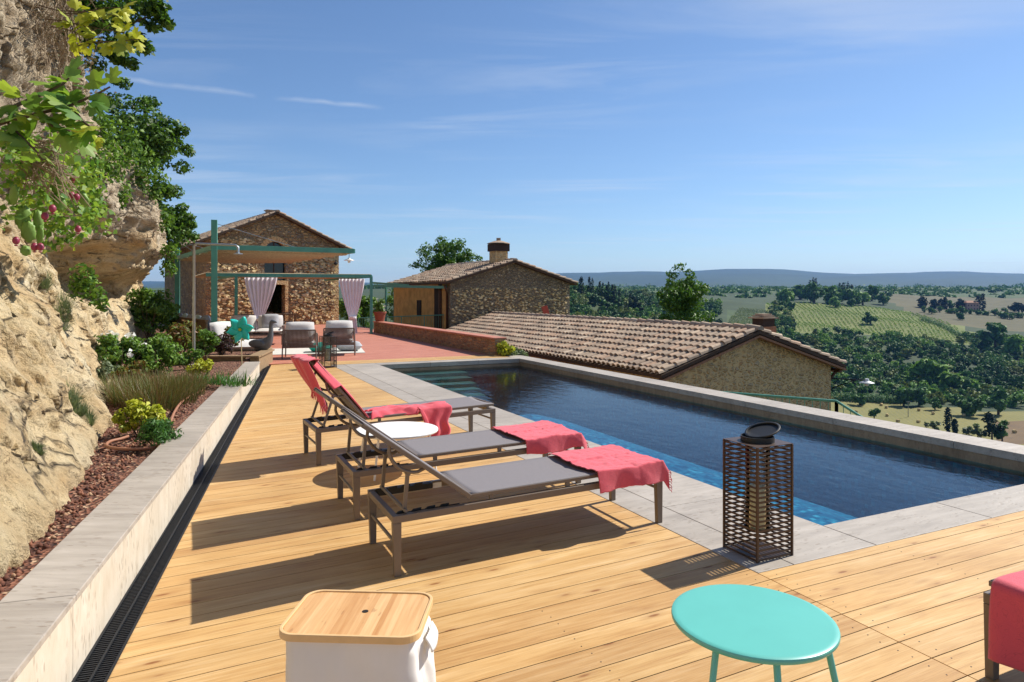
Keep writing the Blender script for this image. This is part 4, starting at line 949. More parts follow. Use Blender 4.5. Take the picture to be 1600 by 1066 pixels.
# --- stone house in the middle
A30 = R(30); hx2 = (math.cos(A30), math.sin(A30)); O2 = (-2.72, 30.0)
h2 = thing('stone_house', 'grey rubble stone house with a tiled roof and a sooty brick chimney', 'house')
P2 = gable_house(h2, O2, hx2, 6.4, 7.2, -5, 2.13, 3.06, M['stone2'], M['plaster'], (.30, .32, .25))
wall_stones('facade_stones', P2, h2, M['stonep'], .1, 6.3, lambda m_: 1.9, -2.2, 1700, .07, .20, .05)
cz = MB(); c_ = P2(2.95, .95, 3.2); cz.box(c_+Vector((0, 0, .15)), (.66, .62, .75), rz=A30); k_ = cz.build('chimney', M['stone3'], h2)
cs = MB(); cs.box(c_+Vector((0, 0, .62)), (.80, .74, .34), rz=A30); cs.build('chimney_pot', M['soot'], k_)
cc = MB(); cc.lathe([(.02, .12), (.30, .05), (.54, -.03), (.55, -.06), (.3, -.04), (0, -.04)], c_+Vector((0, 0, .87)), 12); cc.box(c_+Vector((0, 0, 1.02)), (.2, .16, .14)); cc.build('chimney_cap', M['tile'], k_)
dp_ = MB(); dp_.tube([P2(.05, -.05, 2.05), P2(.12, -.10, 1.85), P2(.55, -.10, 1.7), P2(.62, -.1, 1.5), P2(.62, -.1, -4)], .05, 8); 
dp_ = MB(); dp_.tube([P2(-.25, .1, 2.0), P2(-.2, .05, 1.85), P2(-.06, .25, 1.65), P2(-.06, .25, -4)], .05, 8); dp_.build('downpipe', M['copper'], h2, smooth=60)
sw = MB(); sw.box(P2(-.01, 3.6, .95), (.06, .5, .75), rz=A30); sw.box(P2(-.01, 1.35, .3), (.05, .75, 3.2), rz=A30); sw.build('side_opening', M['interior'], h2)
pst = MB(); pst.box(P2(-.06, 1.0, 0), (.12, .14, 4.2), rz=A30); pst.build('timber_post', M['timber'], h2)
rbm = MB(); q = P2(5.0, -.1, 0); rbm.bar(q+Vector((.12, -.06, .2)), q+Vector((-.12, 0, 1.05)), .30, .05, up=(0, -1, .1)); o = rbm.build('red_board', M['brickred'], bevel=.01)
tag(o, 'red board leaning against the grey stone house above the low tiled roof', 'board')

# --- low house just beyond the pool
h3 = thing('low_stone_house', 'low ochre stone house with a long clay tile roof beside the pool', 'house')
O3 = UV(9.75, 12.45)
P3 = gable_house(h3, O3[:2], (CY, SY), 5.45, 15.6, -6, -.26, .60, M['stone3'], M['stone3'], (.22, .30, .22))
tr3 = MB()
for m0, z0, m1, z1 in ((-.22, -.33, 2.725, .60), (2.725, .60, 5.75, -.35)):
    tr3.bar(P3(m0, -.15, z0-.035), P3(m1, -.15, z1-.035), .16, .05)
tr3.build('verge_bricks', M['brick'], h3)
c3 = MB(); c_ = P3(4.25, 1.15, 0); c3.box(c_+Vector((0, 0, .32)), (.46, .46, .8), rz=YAW); k_ = c3.build('chimney', M['brick'], h3)
s3 = MB(); s3.box(c_+Vector((0, 0, .80)), (.40, .40, .26), rz=YAW); s3.build('chimney_vents', M['soot'], k_)
t3 = MB(); 
for z_, w_ in ((.95, .54), (1.0, .40), (1.04, .30)): t3.box(c_+Vector((0, 0, z_)), (w_, w_, .038), rz=YAW)
t3.build('chimney_cap', M['tile'], k_)
g3 = MB(); g3.tube([P3(5.70, -.1, -.42), P3(5.72, 3, -.43), P3(5.72, 15.5, -.46)], .06, 8); g3.tube([P3(5.68, .05, -.46), P3(5.5, .1, -.7), P3(5.5, .1, -5)], .04, 8); g3.build('gutter', M['copper'], h3, smooth=60)
lm = thing('wall_lamp', 'white enamel dish lamp on a bracket at the corner of the low house', 'lamp')
q = P3(5.46, -.02, -.62); e_ = Vector((9.10, 17.4, -.62)); br_ = MB(); br_.tube([q, q+(e_-q)*.5, e_], .018, 6); br_.tube([q+Vector((0, 0, -.25)), e_+Vector((-.3, 0, 0))], .012, 6); br_.build('bracket', M['iron'], lm)
ls = MB(); ls.lathe([(.04, .04), (.06, -.02), (.175, -.06), (.18, -.072), (.06, -.06), (.045, -.14), (0, -.155)], e_, 24); ls.build('lamp_shade', M['lampw'], lm, smooth=50)

# --- parapet beside the terrace
pa = thing('parapet_wall', 'low brick parapet with a terracotta coping along the terrace edge', 'wall')
pa0, pa1 = Vector((-.45, 17.5, 0)), Vector((-5.9, 28.9, 0)); dpa = (pa1-pa0).normalized(); npa = Vector((dpa.y, -dpa.x, 0))
pb = MB(); pb.bar(pa0+npa*.16+Vector((0, 0, -.3)), pa1+npa*.16+Vector((0, 0, -.3)), .30, 1.43); pb.build('brick_face', M['brickw'], pa)
pc = MB(); n_ = 38
for k in range(n_): 
    a_, b_ = pa0+(pa1-pa0)*(k/n_)+npa*.16, pa0+(pa1-pa0)*((k+1)/n_-.0004)+npa*.16; pc.bar(a_+Vector((0, 0, .44)), b_+Vector((0, 0, .44)), .38, .045)
pc.build('terracotta_coping', M['terra'], pa, bevel=.008)

# --- railings, green frames
def railing(name, label, pts, h, post=1.2, bal=0):
    t = thing(name, label, 'railing'); pts = [Vector(p) for p in pts]
    r = MB(); r.tube([p+Vector((0, 0, h)) for p in pts], .022, 8); r.build('handrail', M['frame'], t, smooth=60)
    r = MB(); r.tube([p+Vector((0, 0, .1)) for p in pts], .012, 6); r.build('bottom_rail', M['frame'], t)
    b = MB()
    for a_, e_ in zip(pts[:-1], pts[1:]):
        n = max(1, int((e_-a_).length/post)); nb_ = int((e_-a_).length/.13)
        for k in range(n+1):
            p = a_+(e_-a_)*k/n; q = MB(); q.bar(p-Vector((0, 0, .4)), p+Vector((0, 0, h)), .04, .04, up=(0, 1, 0)); q.build('post', M['frame'], t)
        for k in range(nb_): p = a_+(e_-a_)*k/nb_; b.tube([p+Vector((0, 0, .1)), p+Vector((0, 0, h))], .006, 5)
    b.build('balusters', M['frame'], t); return t
railing('stair_railing', 'pale green handrail beside the pool wall in front of the low house', [far(1100, 611, 12.6)-Vector((0, 0, .95)), far(1307, 627, 10.6)-Vector((0, 0, .95)), far(1400, 686, 9.7)-Vector((0, 0, .95))], .95, 3.0)
railing('terrace_railing', 'green railing behind the parapet in front of the stone house', [far(560, 497, 33)-Vector((0, 0, .9)), far(700, 492, 30.5)-Vector((0, 0, .9))], .9)
gf = thing('green_pergola_frame', 'slim green steel pergola beam on two posts beside the stone house', 'pergola')
g_ = MB(); g_.bar(far(583, 447, 34), far(697, 449, 30.2), .10, .12); g_.bar(far(583, 442, 37), far(640, 446, 33.5), .08, .10); g_.build('beam', M['frame'], gf)
for px_, Yq in ((603, 33.6), (616, 36.5)):
    p = far(px_, 447, Yq); q = MB(); q.bar((p.x, p.y, -.1), (p.x, p.y, p.z), .09, .09, up=(0, 1, 0)); q.build('post', M['frame'], gf)

# ================================================================== PERGOLA LOUNGE
pg = thing('tall_pergola', 'tall green pergola with a reed roof slung from its masts beside the cliff', 'pergola')
B_, T_, A_, D_ = Vector((-7.68, 17.5, 2.80)), Vector((-4.44, 19.05, 2.80)), Vector((-11.1, 22.5, 2.80)), Vector((-7.9, 24.05, 2.80))
for p, zt in ((B_, 3.50), (A_, 3.42)):
    q = MB(); q.box((p.x, p.y, zt/2), (.145, .145, zt), rz=R(20)); q.build('mast', M['frame'], pg, bevel=.006)
bm2 = MB(); bm2.bar(B_, T_, .08, .13); bm2.bar(A_, B_, .08, .12); bm2.bar(A_, D_, .08, .12); bm2.bar(D_, T_, .08, .12); bm2.build('roof_frame', M['frame'], pg, bevel=.004)
rf = MB(); nn_ = 120
for k in range(nn_):
    f = (k+.5)/nn_; a_, b_ = A_+(B_-A_)*f, D_+(T_-D_)*f; sag = lambda s: -.05*math.sin(math.pi*s)-.09*math.sin(math.pi*((f*6) % 1))**.8
    pts = [a_+(b_-a_)*s+Vector((0, 0, .02+sag(s)+random.uniform(-.01, .01))) for s in (0.02, .2, .4, .6, .8, .98)]
    rf.tube(pts, .034, 5)
rf.build('reed_roof', M['reed'], pg)
for a_, b_ in ((Vector((B_.x, B_.y, 3.42)), B_+(T_-B_)*.62), (Vector((A_.x, A_.y, 3.36)), A_+(D_-A_)*.6), (Vector((A_.x, A_.y, 3.36)), A_+(B_-A_)*.55)): wr = MB(); wr.tube([a_, b_], .008, 5); wr.build('stay_cable', M['galv'], pg)
hl_ = thing('hanging_lamp', 'white enamel dish lamp hanging from the tip of the tall pergola', 'lamp')
q = T_+Vector((-.12, -.06, -.07)); m_ = MB(); m_.tube([q, q+Vector((0, 0, -.14))], .008, 6); m_.build('cord', M['black'], hl_)
m_ = MB(); m_.lathe([(.02, .04), (.04, .01), (.14, -.03), (.145, -.04), (.045, -.03), (.035, -.10), (0, -.11)], q+Vector((0, 0, -.16)), 24); m_.build('lamp_shade', M['lampw'], hl_, smooth=50)

lp = thing('low_pergola', 'lower green pergola with a reed roof and white curtains in front of the barn', 'pergola')
Lp, Rp = far(369, 431, 25.8), far(580, 432, 27.4); zt = 2.33; Lp.z = Rp.z = zt
bk_ = Vector((-.5, .87, 0))*4.2; dL = Vector((-1.0, -.33, 0))
posts = [Lp, Rp]
for p in posts: q = MB(); q.box((p.x, p.y, zt/2), (.11, .11, zt), rz=R(18)); q.build('post', M['frame'], lp, bevel=.004)
bm2 = MB(); bm2.bar(Lp, Rp, .08, .13); bm2.bar(Lp, Lp+dL, .08, .13); bm2.bar(Rp, Rp+bk_*1.7, .08, .12); bm2.bar(Lp, Lp+bk_*1.5, .08, .12); bm2.build('roof_frame', M['frame'], lp)
rf = MB(); nn_ = 90
for k in range(nn_):
    f = (k+.5)/nn_; a_, b_ = (Lp+dL)+bk_*f*1.25, Rp+bk_*f*1.6; pts = [a_+(b_-a_)*s+Vector((0, 0, .055+random.uniform(-.01, .01))) for s in (0.0, .25, .5, .75, 1)]; rf.tube(pts, .03, 5)
rf.build('reed_roof', M['reed'], lp)
def curtain(label, x0, x1, xt0, xt1, yt, yk, yb, Y0, Y1):
    o_mb = MB()
    def fn(a, b):
        Y = Y0+(Y1-Y0)*a; t0 = far(x0+(x1-x0)*a, yt, Y); k0 = far(xt0+(xt1-xt0)*a, yk, Y); zb = .03
        fold = math.sin(a*2*math.pi*7)
        zk = k0.z; ztp = t0.z
        if b < .75: 
            s_ = b/.75; e = s_**1.35; X = t0.x+(k0.x-t0.x)*e; z = ztp+(zk-ztp)*s_; am = .035*(1-s_)+.015
        else:
            s_ = (b-.75)/.25; c = (far(xt0, yk, Y0).x+far(xt1, yk, Y1).x)/2; X = c+(k0.x-c)*(1+.35*s_); z = zk+(zb-zk)*s_; am = .02+.04*s_
        return (X, Y-.12+am*fold, z)
    o_mb.grid(fn, 90, 40); o = o_mb.build('curtain', M['curtain'], smooth=180); 
    tb = MB(); c = far((xt0+xt1)/2, yk, (Y0+Y1)/2); tb.lathe([(.15, -.04), (.155, 0), (.15, .04)], (c.x, c.y-.12, c.z), 16); tb.build('tieback', M['curtain'], o)
    return tag(o, label, 'curtain', 'sheer curtains of the low pergola')
curtain('tied sheer curtain hanging above the sofa at the left of the low pergola', 384, 435, 402, 412, 434, 499, 520, 25.9, 26.2)
curtain('tied sheer curtain hanging by the right post of the low pergola', 531, 571, 546, 558, 436, 496, 522, 27.0, 27.3)

# outdoor shower pipe
shw = thing('outdoor_shower', 'galvanised outdoor shower pipe rising from the planted bed to a bent arm', 'shower')
q = at(303, 572, .22); zt = H+(YH-381)/F*q.y; m_ = MB(); xe = (372-800)/F*(q.y+.1)
m_.tube([(q.x, q.y, .1), (q.x, q.y, zt-.05), (q.x+.05, q.y, zt)], .026, 10); m_.tube([(q.x+.04, q.y, zt), (xe-.05, q.y+.1, zt-.02), (xe, q.y+.1, zt-.06), (xe, q.y+.1, zt-.16)], .024, 10); m_.build('pipe', M['galv'], shw, smooth=60)
m_ = MB(); m_.lathe([(.02, .03), (.04, .01), (.085, 0), (.085, -.012), (0, -.012)], (xe, q.y+.1, zt-.18), 20); m_.build('shower_head', M['galv'], shw, smooth=40)
m_ = MB(); m_.prism([(q.x-.08, q.y-.1), (q.x+.10, q.y-.12), (q.x+.10, q.y+.05), (q.x-.03, q.y+.10)], .1, .26); m_.build('base_stone', M['wallstone'], shw, bevel=.02)

def soft(mb_, c, d, rz=0, rx=0, puff=.35, n=10):
    """a stuffed cushion: superellipsoid with pinched corners"""
    Mx = Matrix.Rotation(rz, 3, 'Z') @ Matrix.Rotation(rx, 3, 'X'); c = Vector(c)
    def fn(sg):
        def g(a, b):
            x, y = 2*a-1, 2*b-1; e = max(0, (1-abs(x)**4)*(1-abs(y)**4))**.5
            p = Vector((x*d[0]/2*(1-.05*(1-abs(y))*0-.06*y*y*abs(x)), y*d[1]/2*(1-.06*x*x*abs(y)), sg*e*d[2]/2*(1+.06*noise.noise(Vector((x*2, y*2, c.x))))))
            return Mx @ p+c
        return g
    mb_.grid(fn(1), n, n); mb_.grid(lambda a, b: fn(-1)(1-a, b), n, n)

def armchair(label, c, rz):
    t = thing('rope_armchair', label, 'armchair', c, (0, 0, rz), 'grey rope armchairs on the terrace')   # back is at -y
    w_, d_, sh, ah, bh = .86, .78, .36, .58, .70
    for sx in (-1, 1):
        q = MB(); q.tube([(sx*(w_/2-.03), -d_/2+.03, 0), (sx*(w_/2-.05), -d_/2+.05, bh)], .016, 8); q.build('leg', M['rope'], t, smooth=60)
        q = MB(); q.tube([(sx*(w_/2-.03), d_/2-.03, 0), (sx*(w_/2-.05), d_/2-.10, ah)], .016, 8); q.build('leg', M['rope'], t, smooth=60)
        q = MB(); q.tube([(sx*(w_/2-.05), d_/2-.10, ah), (sx*(w_/2-.05), -d_/2+.05, ah+.06)], .016, 8)
        for k in range(22): yy = -d_/2+.08+(d_-.2)*k/21; q.bar((sx*(w_/2-.05), yy, sh-.06), (sx*(w_/2-.05)+random.uniform(-.004, .004), yy+.015, ah+.05-.06*k/21), .016, .008, up=(0, 1, 0))
        q.build('side_weave', M['rope'], t)
    q = MB(); q.bar((-w_/2+.05, -d_/2+.05, bh), (w_/2-.05, -d_/2+.05, bh), .03, .03)
    q.bar((-w_/2+.05, -d_/2+.05, sh-.07), (w_/2-.05, -d_/2+.05, sh-.07), .025, .025)
    for k in range(24): 
        xx = -w_/2+.08+(w_-.16)*k/23; q.bar((xx, -d_/2+.05, sh-.06), (xx+(.03 if k % 2 else -.03)*0+.012, -d_/2+.045, bh), .019, .008, up=(0, 1, 0))
    q.build('back_weave', M['rope'], t)
    q = MB(); q.box((0, 0, sh-.08), (w_-.1, d_-.1, .03)); q.build('seat_frame', M['rope'], t)
    q = MB(); soft(q, (0, .02, sh+.02), (w_-.14, d_-.14, .18)); q.build('seat_cushion', M['cushion'], t, smooth=180)
    q = MB(); soft(q, (0, -d_/2+.17, sh+.30), (w_-.16, .50, .20), rx=R(78)); q.build('back_cushion', M['cushion'], t, smooth=180)
    return t
armchair('grey rope armchair with an off white back cushion, directly behind the hooded lounger', (-5.28, 16.95, 0), R(12))
a2 = armchair('grey rope armchair with an off white back cushion, beside the far lantern', (-4.55, 17.9, 0), R(12))
def sofa(label, c, rz):
    t = thing('rope_sofa', label, 'sofa', c, (0, 0, rz)); w_, d_ = 1.75, .85      # open front at -y
    for sx in (-1, 1):
        for sy in (-1, 1): q = MB(); q.tube([(sx*(w_/2-.06), sy*(d_/2-.06), 0), (sx*(w_/2-.06), sy*(d_/2-.06), .33)], .018, 8); q.build('leg', M['rope'], t)
        q = MB(); q.bar((sx*(w_/2-.04), -d_/2+.1, .58), (sx*(w_/2-.04), d_/2-.04, .60), .05, .03)
        for k in range(16): yy = -d_/2+.1+(d_-.16)*k/15; q.bar((sx*(w_/2-.04), yy, .30), (sx*(w_/2-.04), yy, .58), .02, .01, up=(0, 1, 0))
        q.build('arm_weave', M['rope'], t)
    q = MB(); q.box((0, 0, .32), (w_-.06, d_-.06, .05)); q.build('seat_frame', M['rope'], t)
    q = MB(); q.bar((-w_/2+.04, d_/2-.04, .70), (w_/2-.04, d_/2-.04, .70), .03, .03)
    for k in range(44): xx = -w_/2+.06+(w_-.12)*k/43; q.bar((xx, d_/2-.04, .32), (xx+.01, d_/2-.035, .70), .019, .008, up=(0, 1, 0))
    q.build('back_weave', M['rope'], t)
    for sx in (-1, 1):
        q = MB(); soft(q, (sx*.41, -.03, .43), (.82, d_-.1, .17)); q.build('seat_cushion', M['cushion'], t, smooth=180)
        q = MB(); soft(q, (sx*.41, .26, .68), (.78, .50, .22), rx=R(75)); q.build('back_cushion', M['cushion'], t, smooth=180)
    return t
sofa('two seat grey rope sofa with off white cushions under the left curtain', (-8.15, 21.6, 0), R(14))
tp_ = MB(); soft(tp_, (0, 0, 0), (.52, .46, .16), rx=R(72)); o = tp_.build('throw_pillow', M['pillowg'], smooth=180); o.location = (-7.75, 21.75, .74); o.rotation_euler.z = R(18); tag(o, 'rounded pale pillow leaning at the right end of the rope sofa', 'pillow')
rg_ = MB(); rg_.box((0, 0, .004), (3.0, 2.1, .012)); o = rg_.build('rug', M['rug']); o.location = (-5.7, 18.95, 0); o.rotation_euler.z = R(16); tag(o, 'pale rug laid under the armchairs on the terracotta terrace', 'rug')
fp = MB(); soft(fp, (0, 0, 0), (.62, .55, .24)); o = fp.build('floor_pillow', M['teal'], smooth=180); o.location = (-5.25, 18.6, .14); o.rotation_euler.z = R(14); tag(o, 'turquoise floor pillow on the rug behind the left armchair', 'pillow')
fp = MB(); soft(fp, (0, 0, 0), (.72, .5, .26)); o = fp.build('floor_pillow', M['pillowg'], smooth=180); o.location = (-4.55, 18.95, .15); o.rotation_euler.z = R(14); tag(o, 'patterned grey floor pillow on the rug behind the right armchair', 'pillow')
# bench with cushions and the low daybed at the left
bn = thing('timber_bench', 'long timber backed bench below the pergola masts at the left', 'bench')
q0, q1 = Vector((-11.35, 22.3, 0)), Vector((-8.1, 18.0, 0)); dq = (q1-q0).normalized(); nq = Vector((-dq.y, dq.x, 0))
m_ = MB(); m_.bar(q0+Vector((0, 0, .55)), q1+Vector((0, 0, .55)), .05, .62); m_.build('backrest', M['wood'], bn, bevel=.01)
m_ = MB(); m_.bar(q0+Vector((0, 0, .88)), q1+Vector((0, 0, .88)), .09, .04); m_.build('top_rail', M['wood'], bn)
m_ = MB(); m_.bar(q0+nq*.4+Vector((0, 0, .35)), q1+nq*.4+Vector((0, 0, .35)), .7, .1); m_.build('seat', M['cushion'], bn, bevel=.02)
m_ = MB(); m_.bar(q0+nq*.4+Vector((0, 0, .15)), q1+nq*.4+Vector((0, 0, .15)), .6, .3); m_.build('base', M['wood'], bn)
for k in range(6):
    p = q0+(q1-q0)*((k+.6)/6.3)+nq*.16+Vector((0, 0, .78)); s_ = MB(); soft(s_, (0, 0, 0), (.50, .48, .18), rx=R(70)); o = s_.build('bench_pillow', M['pillowg'] if k % 2 else M['mint'], smooth=180); o.location = p; o.rotation_euler = (0, R(8*(k % 3)-6), math.atan2(dq.y, dq.x)+R(180)+R(10*(k % 2)))
    tag(o, ['mint', 'grey'][k % 2]+' square pillow on the timber bench, '+['farthest of the row', 'second from the far end', 'third from the far end', 'third from the near end', 'second from the near end', 'nearest of the row'][k], 'pillow', 'square pillows along the timber bench')
db = thing('daybed', 'low daybed with a white mattress beside the near pergola mast', 'daybed', (-6.85, 17.1, 0), (0, 0, R(10)))
m_ = MB(); m_.box((0, 0, .10), (1.35, 1.2, .2)); m_.build('base', M['wood'], db, bevel=.01)
m_ = MB(); soft(m_, (0, 0, .30), (1.38, 1.25, .26)); m_.build('mattress', M['cushion'], db, smooth=180)
for k, (dx_, dy_, m__, lab) in enumerate(((-.42, .12, 'mint', 'large mint cushion leaning on the near pergola mast above the daybed'), (-.30, -.30, 'cushion', 'white cushion leaning at the left end of the daybed'))):
    s_ = MB(); soft(s_, (0, 0, 0), (.62, .60, .22), rx=R(66)); o = s_.build('daybed_cushion', M[m__], smooth=180); o.location = (-6.85+dx_, 17.1+dy_, .62); o.rotation_euler.z = R(70-20*k); tag(o, lab, 'cushion')
# goose statue
gs = thing('goose_statue', 'grey glazed goose statue with an upright neck beside the daybed', 'statue', (-5.80, 15.75, .0), (0, 0, R(-15)))
m_ = MB()
body = [(-.20, .26, .02), (-.15, .31, .07), (-.06, .36, .13), (.05, .41, .155), (.14, .47, .135), (.20, .55, .085), (.235, .64, .058), (.235, .78, .048), (.24, .88, .05), (.255, .945, .058), (.285, .96, .05), (.34, .945, .028), (.40, .93, .012)]
m_.tube([(x, 0, z) for x, z, r in body], [r for x, z, r in body], 14); m_.build('body', M['plum'], gs, smooth=180, sub=1)
for sy in (-1, 1):
    m_ = MB(); m_.ell((-.06, sy*.12, .44), (.22, .05, .10), 14, 9); m_.build('wing', M['plum'], gs, smooth=180)
    m_ = MB(); m_.tube([(.02, sy*.05, .32), (.01, sy*.05, .03), (.07, sy*.06, .02)], [.02, .014, .02], 8); m_.build('leg', M['plum'], gs, smooth=180)
m_ = MB(); m_.prism(rrect(.34, .3, .06), 0, .02); m_.build('base', M['plum'], gs)
# pinwheel
pwp = at(378, 572, .235); pwp = Vector((pwp.x, 12.9, .235)); pwp.x = (378-800)/F*12.9
pn = thing('pinwheel', 'turquoise foil garden pinwheel on a thin stick at the end of the planter wall', 'pinwheel', (pwp.x, pwp.y, .2))
hz_ = H-(515-YH)/F*12.9-.2
m_ = MB(); m_.tube([(0, 0, 0), (-.02, 0, hz_)], .008, 6); m_.build('stick', M['stick'], pn)
hub = MB(); hub.ell((-.02, -.05, hz_), (.03, .03, .03), 12, 8); hub.build('hub', M['yel'], pn, smooth=180)
for k in range(6):
    a = 2*math.pi*k/6+.2; pt = MB()
    def fn(s, q, a=a):
        r_ = .02+.24*s; wd = .085*math.sin(math.pi*min(1, s*.80+.18))**.9; off = (q-.5)*2*wd; tw2 = .05*math.sin(q*math.pi)*(s)+.03*(q-.5)
        return (-.02+math.cos(a)*r_-math.sin(a)*off, -.03-tw2, hz_+math.sin(a)*r_+math.cos(a)*off)
    pt.grid(fn, 8, 8); pt.build('petal', M['petal'], pn, smooth=180, solid=.004)
# dining table behind the curtain
dt = thing('dining_table', 'dark dining table laid with plates in the shade before the barn door', 'table', (-10.6, 29.2, 0), (0, 0, R(20)))
m_ = MB(); m_.box((0, 0, .735), (2.6, .95, .04)); m_.build('tabletop', M['wood'], dt, bevel=.005)
for sx in (-1, 1):
    for sy in (-1, 1): m_ = MB(); m_.bar((sx*1.2, sy*.4, 0), (sx*1.2, sy*.4, .715), .06, .06, up=(0, 1, 0)); m_.build('leg', M['wood'], dt)
dct = Matrix.Translation((-10.6, 29.2, .755)) @ Matrix.Rotation(R(20), 4, 'Z')
pls = None
for k in range(4):
    p = dct @ Vector((-.9+.6*k, -.25+.08*(k % 2), 0))
    if pls is None:
        m_ = MB(); m_.lathe([(0, .004), (.08, .004), (.15, .022), (.15, .028), (.08, .012), (0, .012)], seg=20); pls = m_.build('plate', M['white'], smooth=60); o = pls
    else: o = pls.copy(); C.objects.link(o)
    o.location = p; tag(o, 'white plate on the dark dining table, '+['leftmost', 'second from the left', 'third from the left', 'rightmost'][k]+' of four', 'plate', 'plates on the dining table')
ch0 = None
for k, (x, y, rz) in enumerate(((-.75, -.75, 0), (.05, -.75, 0), (.85, -.75, 0), (1.65, 0, 90))):
    w_p = dct @ Vector((x, y, 0)); w_p.z = 0
    if ch0 is None:
        ch0 = thing('dining_chair', 'x', 'chair', group='dark dining chairs by the barn')
        m_ = MB(); m_.box((0, 0, .45), (.46, .44, .04)); m_.build('seat', M['rope'], ch0)
        for sx in (-1, 1): 
            m_ = MB(); m_.tube([(sx*.2, -.2, 0), (sx*.21, -.23, .85)], .016, 6); m_.build('leg', M['rope'], ch0); m_ = MB(); m_.tube([(sx*.2, .2, 0), (sx*.2, .2, .45)], .016, 6); m_.build('leg', M['rope'], ch0)
        m_ = MB()
        for k2 in range(9): m_.bar((-.19+.0475*k2, -.225, .5), (-.19+.0475*k2, -.232, .84), .02, .008, up=(0, 1, 0))
        m_.bar((-.22, -.232, .85), (.22, -.232, .85), .03, .03); m_.build('backrest', M['rope'], ch0); o = ch0
    else: o = copy_tree(ch0)
    o.location = w_p; o.rotation_euler.z = R(20+rz)
    o['label'] = 'dark woven dining chair '+['at the left end of the near side of the dining table', 'at the middle of the near side of the dining table', 'near the barn door on the near side of the dining table', 'standing alone at the right end of the dining table'][k]
# flower pots on the far parapet end
def flowerpot(label, loc, s, fl):
    t = thing('flower_pot', label, 'flower pot', loc)
    m_ = MB(); m_.lathe([(.14*s, 0), (.20*s, .27*s), (.22*s, .27*s), (.22*s, .33*s), (.18*s, .33*s), (.17*s, .28*s), (0, .28*s)], seg=24); m_.build('pot', M['pot'], t, smooth=40)
    leaves('foliage', clumps((0, 0, .5*s), (.36*s, .36*s, .22*s), 14, 40), .085*s, M['bush'], t)
    if fl: leaves('blossom', clumps((0, 0, .55*s), (.38*s, .38*s, .25*s), 9, 6), .06*s, M['petalw'], t)
p = pa0+(pa1-pa0)*.965+npa*.16; flowerpot('terracotta pot of white flowers standing on the far end of the parapet', (p.x, p.y, .465), 1.25, True)

# ================================================================== PLANTS ON THE CLIFF AND IN THE BED
def branch_tube(mb, pts, r0, r1, seg=6):
    n = len(pts); mb.tube(pts, [r0+(r1-r0)*i/(n-1) for i in range(n)], seg)
def limb(a, b, n=6, wob=.12):
    a, b = Vector(a), Vector(b); return [a+(b-a)*(i/(n-1))+Vector((random.uniform(-wob, wob), random.uniform(-wob, wob), random.uniform(-wob, wob)))*(a-b).length*.12*(0 < i < n-1) for i in range(n)]
def tree(name, label, cat, base, crown_c, crown_r, ncl, leaf_n, size, m, group=None, trunk_r=.12, limbs=6, rr=(.2, .36), kw=None, extra=None):
    t = thing(name, label, cat, tuple(base), group=group); b = Vector(base); cc_ = Vector(crown_c)-b
    tk = MB(); branch_tube(tk, limb((0, 0, -.3), cc_-Vector((0, 0, crown_r[2]*.3))), trunk_r, trunk_r*.5, 8)
    cl = clumps(tuple(cc_), crown_r, ncl, leaf_n, rr)
    if extra: cl += [(e[0]-b.x, e[1]-b.y, e[2]-b.z, e[3], e[3], e[3]*.7, int(leaf_n*.8)) for e in extra]
    for c in random.sample(cl, min(limbs, len(cl))): branch_tube(tk, limb(cc_-Vector((0, 0, crown_r[2]*.45)), c[:3]), trunk_r*.45, .008, 5)
    tk.build('trunk', M['bark'], t); leaves('crown', cl, size, m, t, **(kw or {})); return t
def ftip(lst, Y): return [(*far(x, y, Y), r) for x, y, r in lst]
tree('oak_tree', 'dark green oak spreading over the cliff edge against the sky', 'tree', far(190, 330, 17.5), far(222, 232, 17.3), (.95, 1.2, 1.35), 46, 150, .115, M['oak'], limbs=9, rr=(.20, .34), trunk_r=.1,
     extra=ftip([(235, 160, .22), (250, 190, .28), (262, 212, .3), (285, 205, .18), (292, 235, .2), (284, 262, .24), (272, 300, .24), (240, 320, .28), (170, 160, .3), (180, 190, .35), (192, 130, .2)], 17.3))
tree('oak_tree', 'smaller oak behind the cliff overhang just left of the barn roof', 'tree', far(262, 410, 22), far(264, 352, 22), (.85, .9, .85), 34, 130, .12, M['oak'], limbs=5, trunk_r=.07, extra=ftip([(290, 340, .22), (300, 352, .16), (285, 325, .2)], 22))
tree('oak_tree', 'oak boughs leaning out at the top left above the fig branches', 'tree', far(60, -60, 10.5), far(150, 15, 9.8), (.95, .8, .75), 34, 130, .085, M['oak'], limbs=9, trunk_r=.07, rr=(.16, .28),
     extra=ftip([(205, 20, .25), (230, 10, .2), (238, 40, .14), (262, 37, .10), (215, 62, .14), (228, 75, .12), (170, 75, .2), (185, 92, .13), (205, 100, .12), (150, 100, .16), (130, 70, .2), (250, 22, .12)], 9.8))
t_ = thing('hanging_ivy', 'dark ivy curtain hanging over the cliff face below the oak', 'ivy', far(175, 300, 15))
b0 = far(175, 300, 15); leaves('foliage', [(*(far(x, y, Yv)-b0), r, r*.7, r*1.1, n) for x, y, Yv, r, n in ((150, 205, 12.6, .35, 320), (165, 250, 13.2, .4, 420), (185, 225, 14, .5, 520), (178, 300, 14.2, .36, 360), (168, 325, 14, .25, 220), (215, 265, 15, .5, 520), (235, 290, 15.4, .4, 360), (130, 290, 11.8, .25, 240), (140, 320, 11.8, .28, 280), (145, 260, 12, .3, 300), (255, 345, 16, .25, 160), (265, 395, 16.2, .22, 140), (262, 420, 16.1, .2, 110))], .10, M['ivy'], t_)
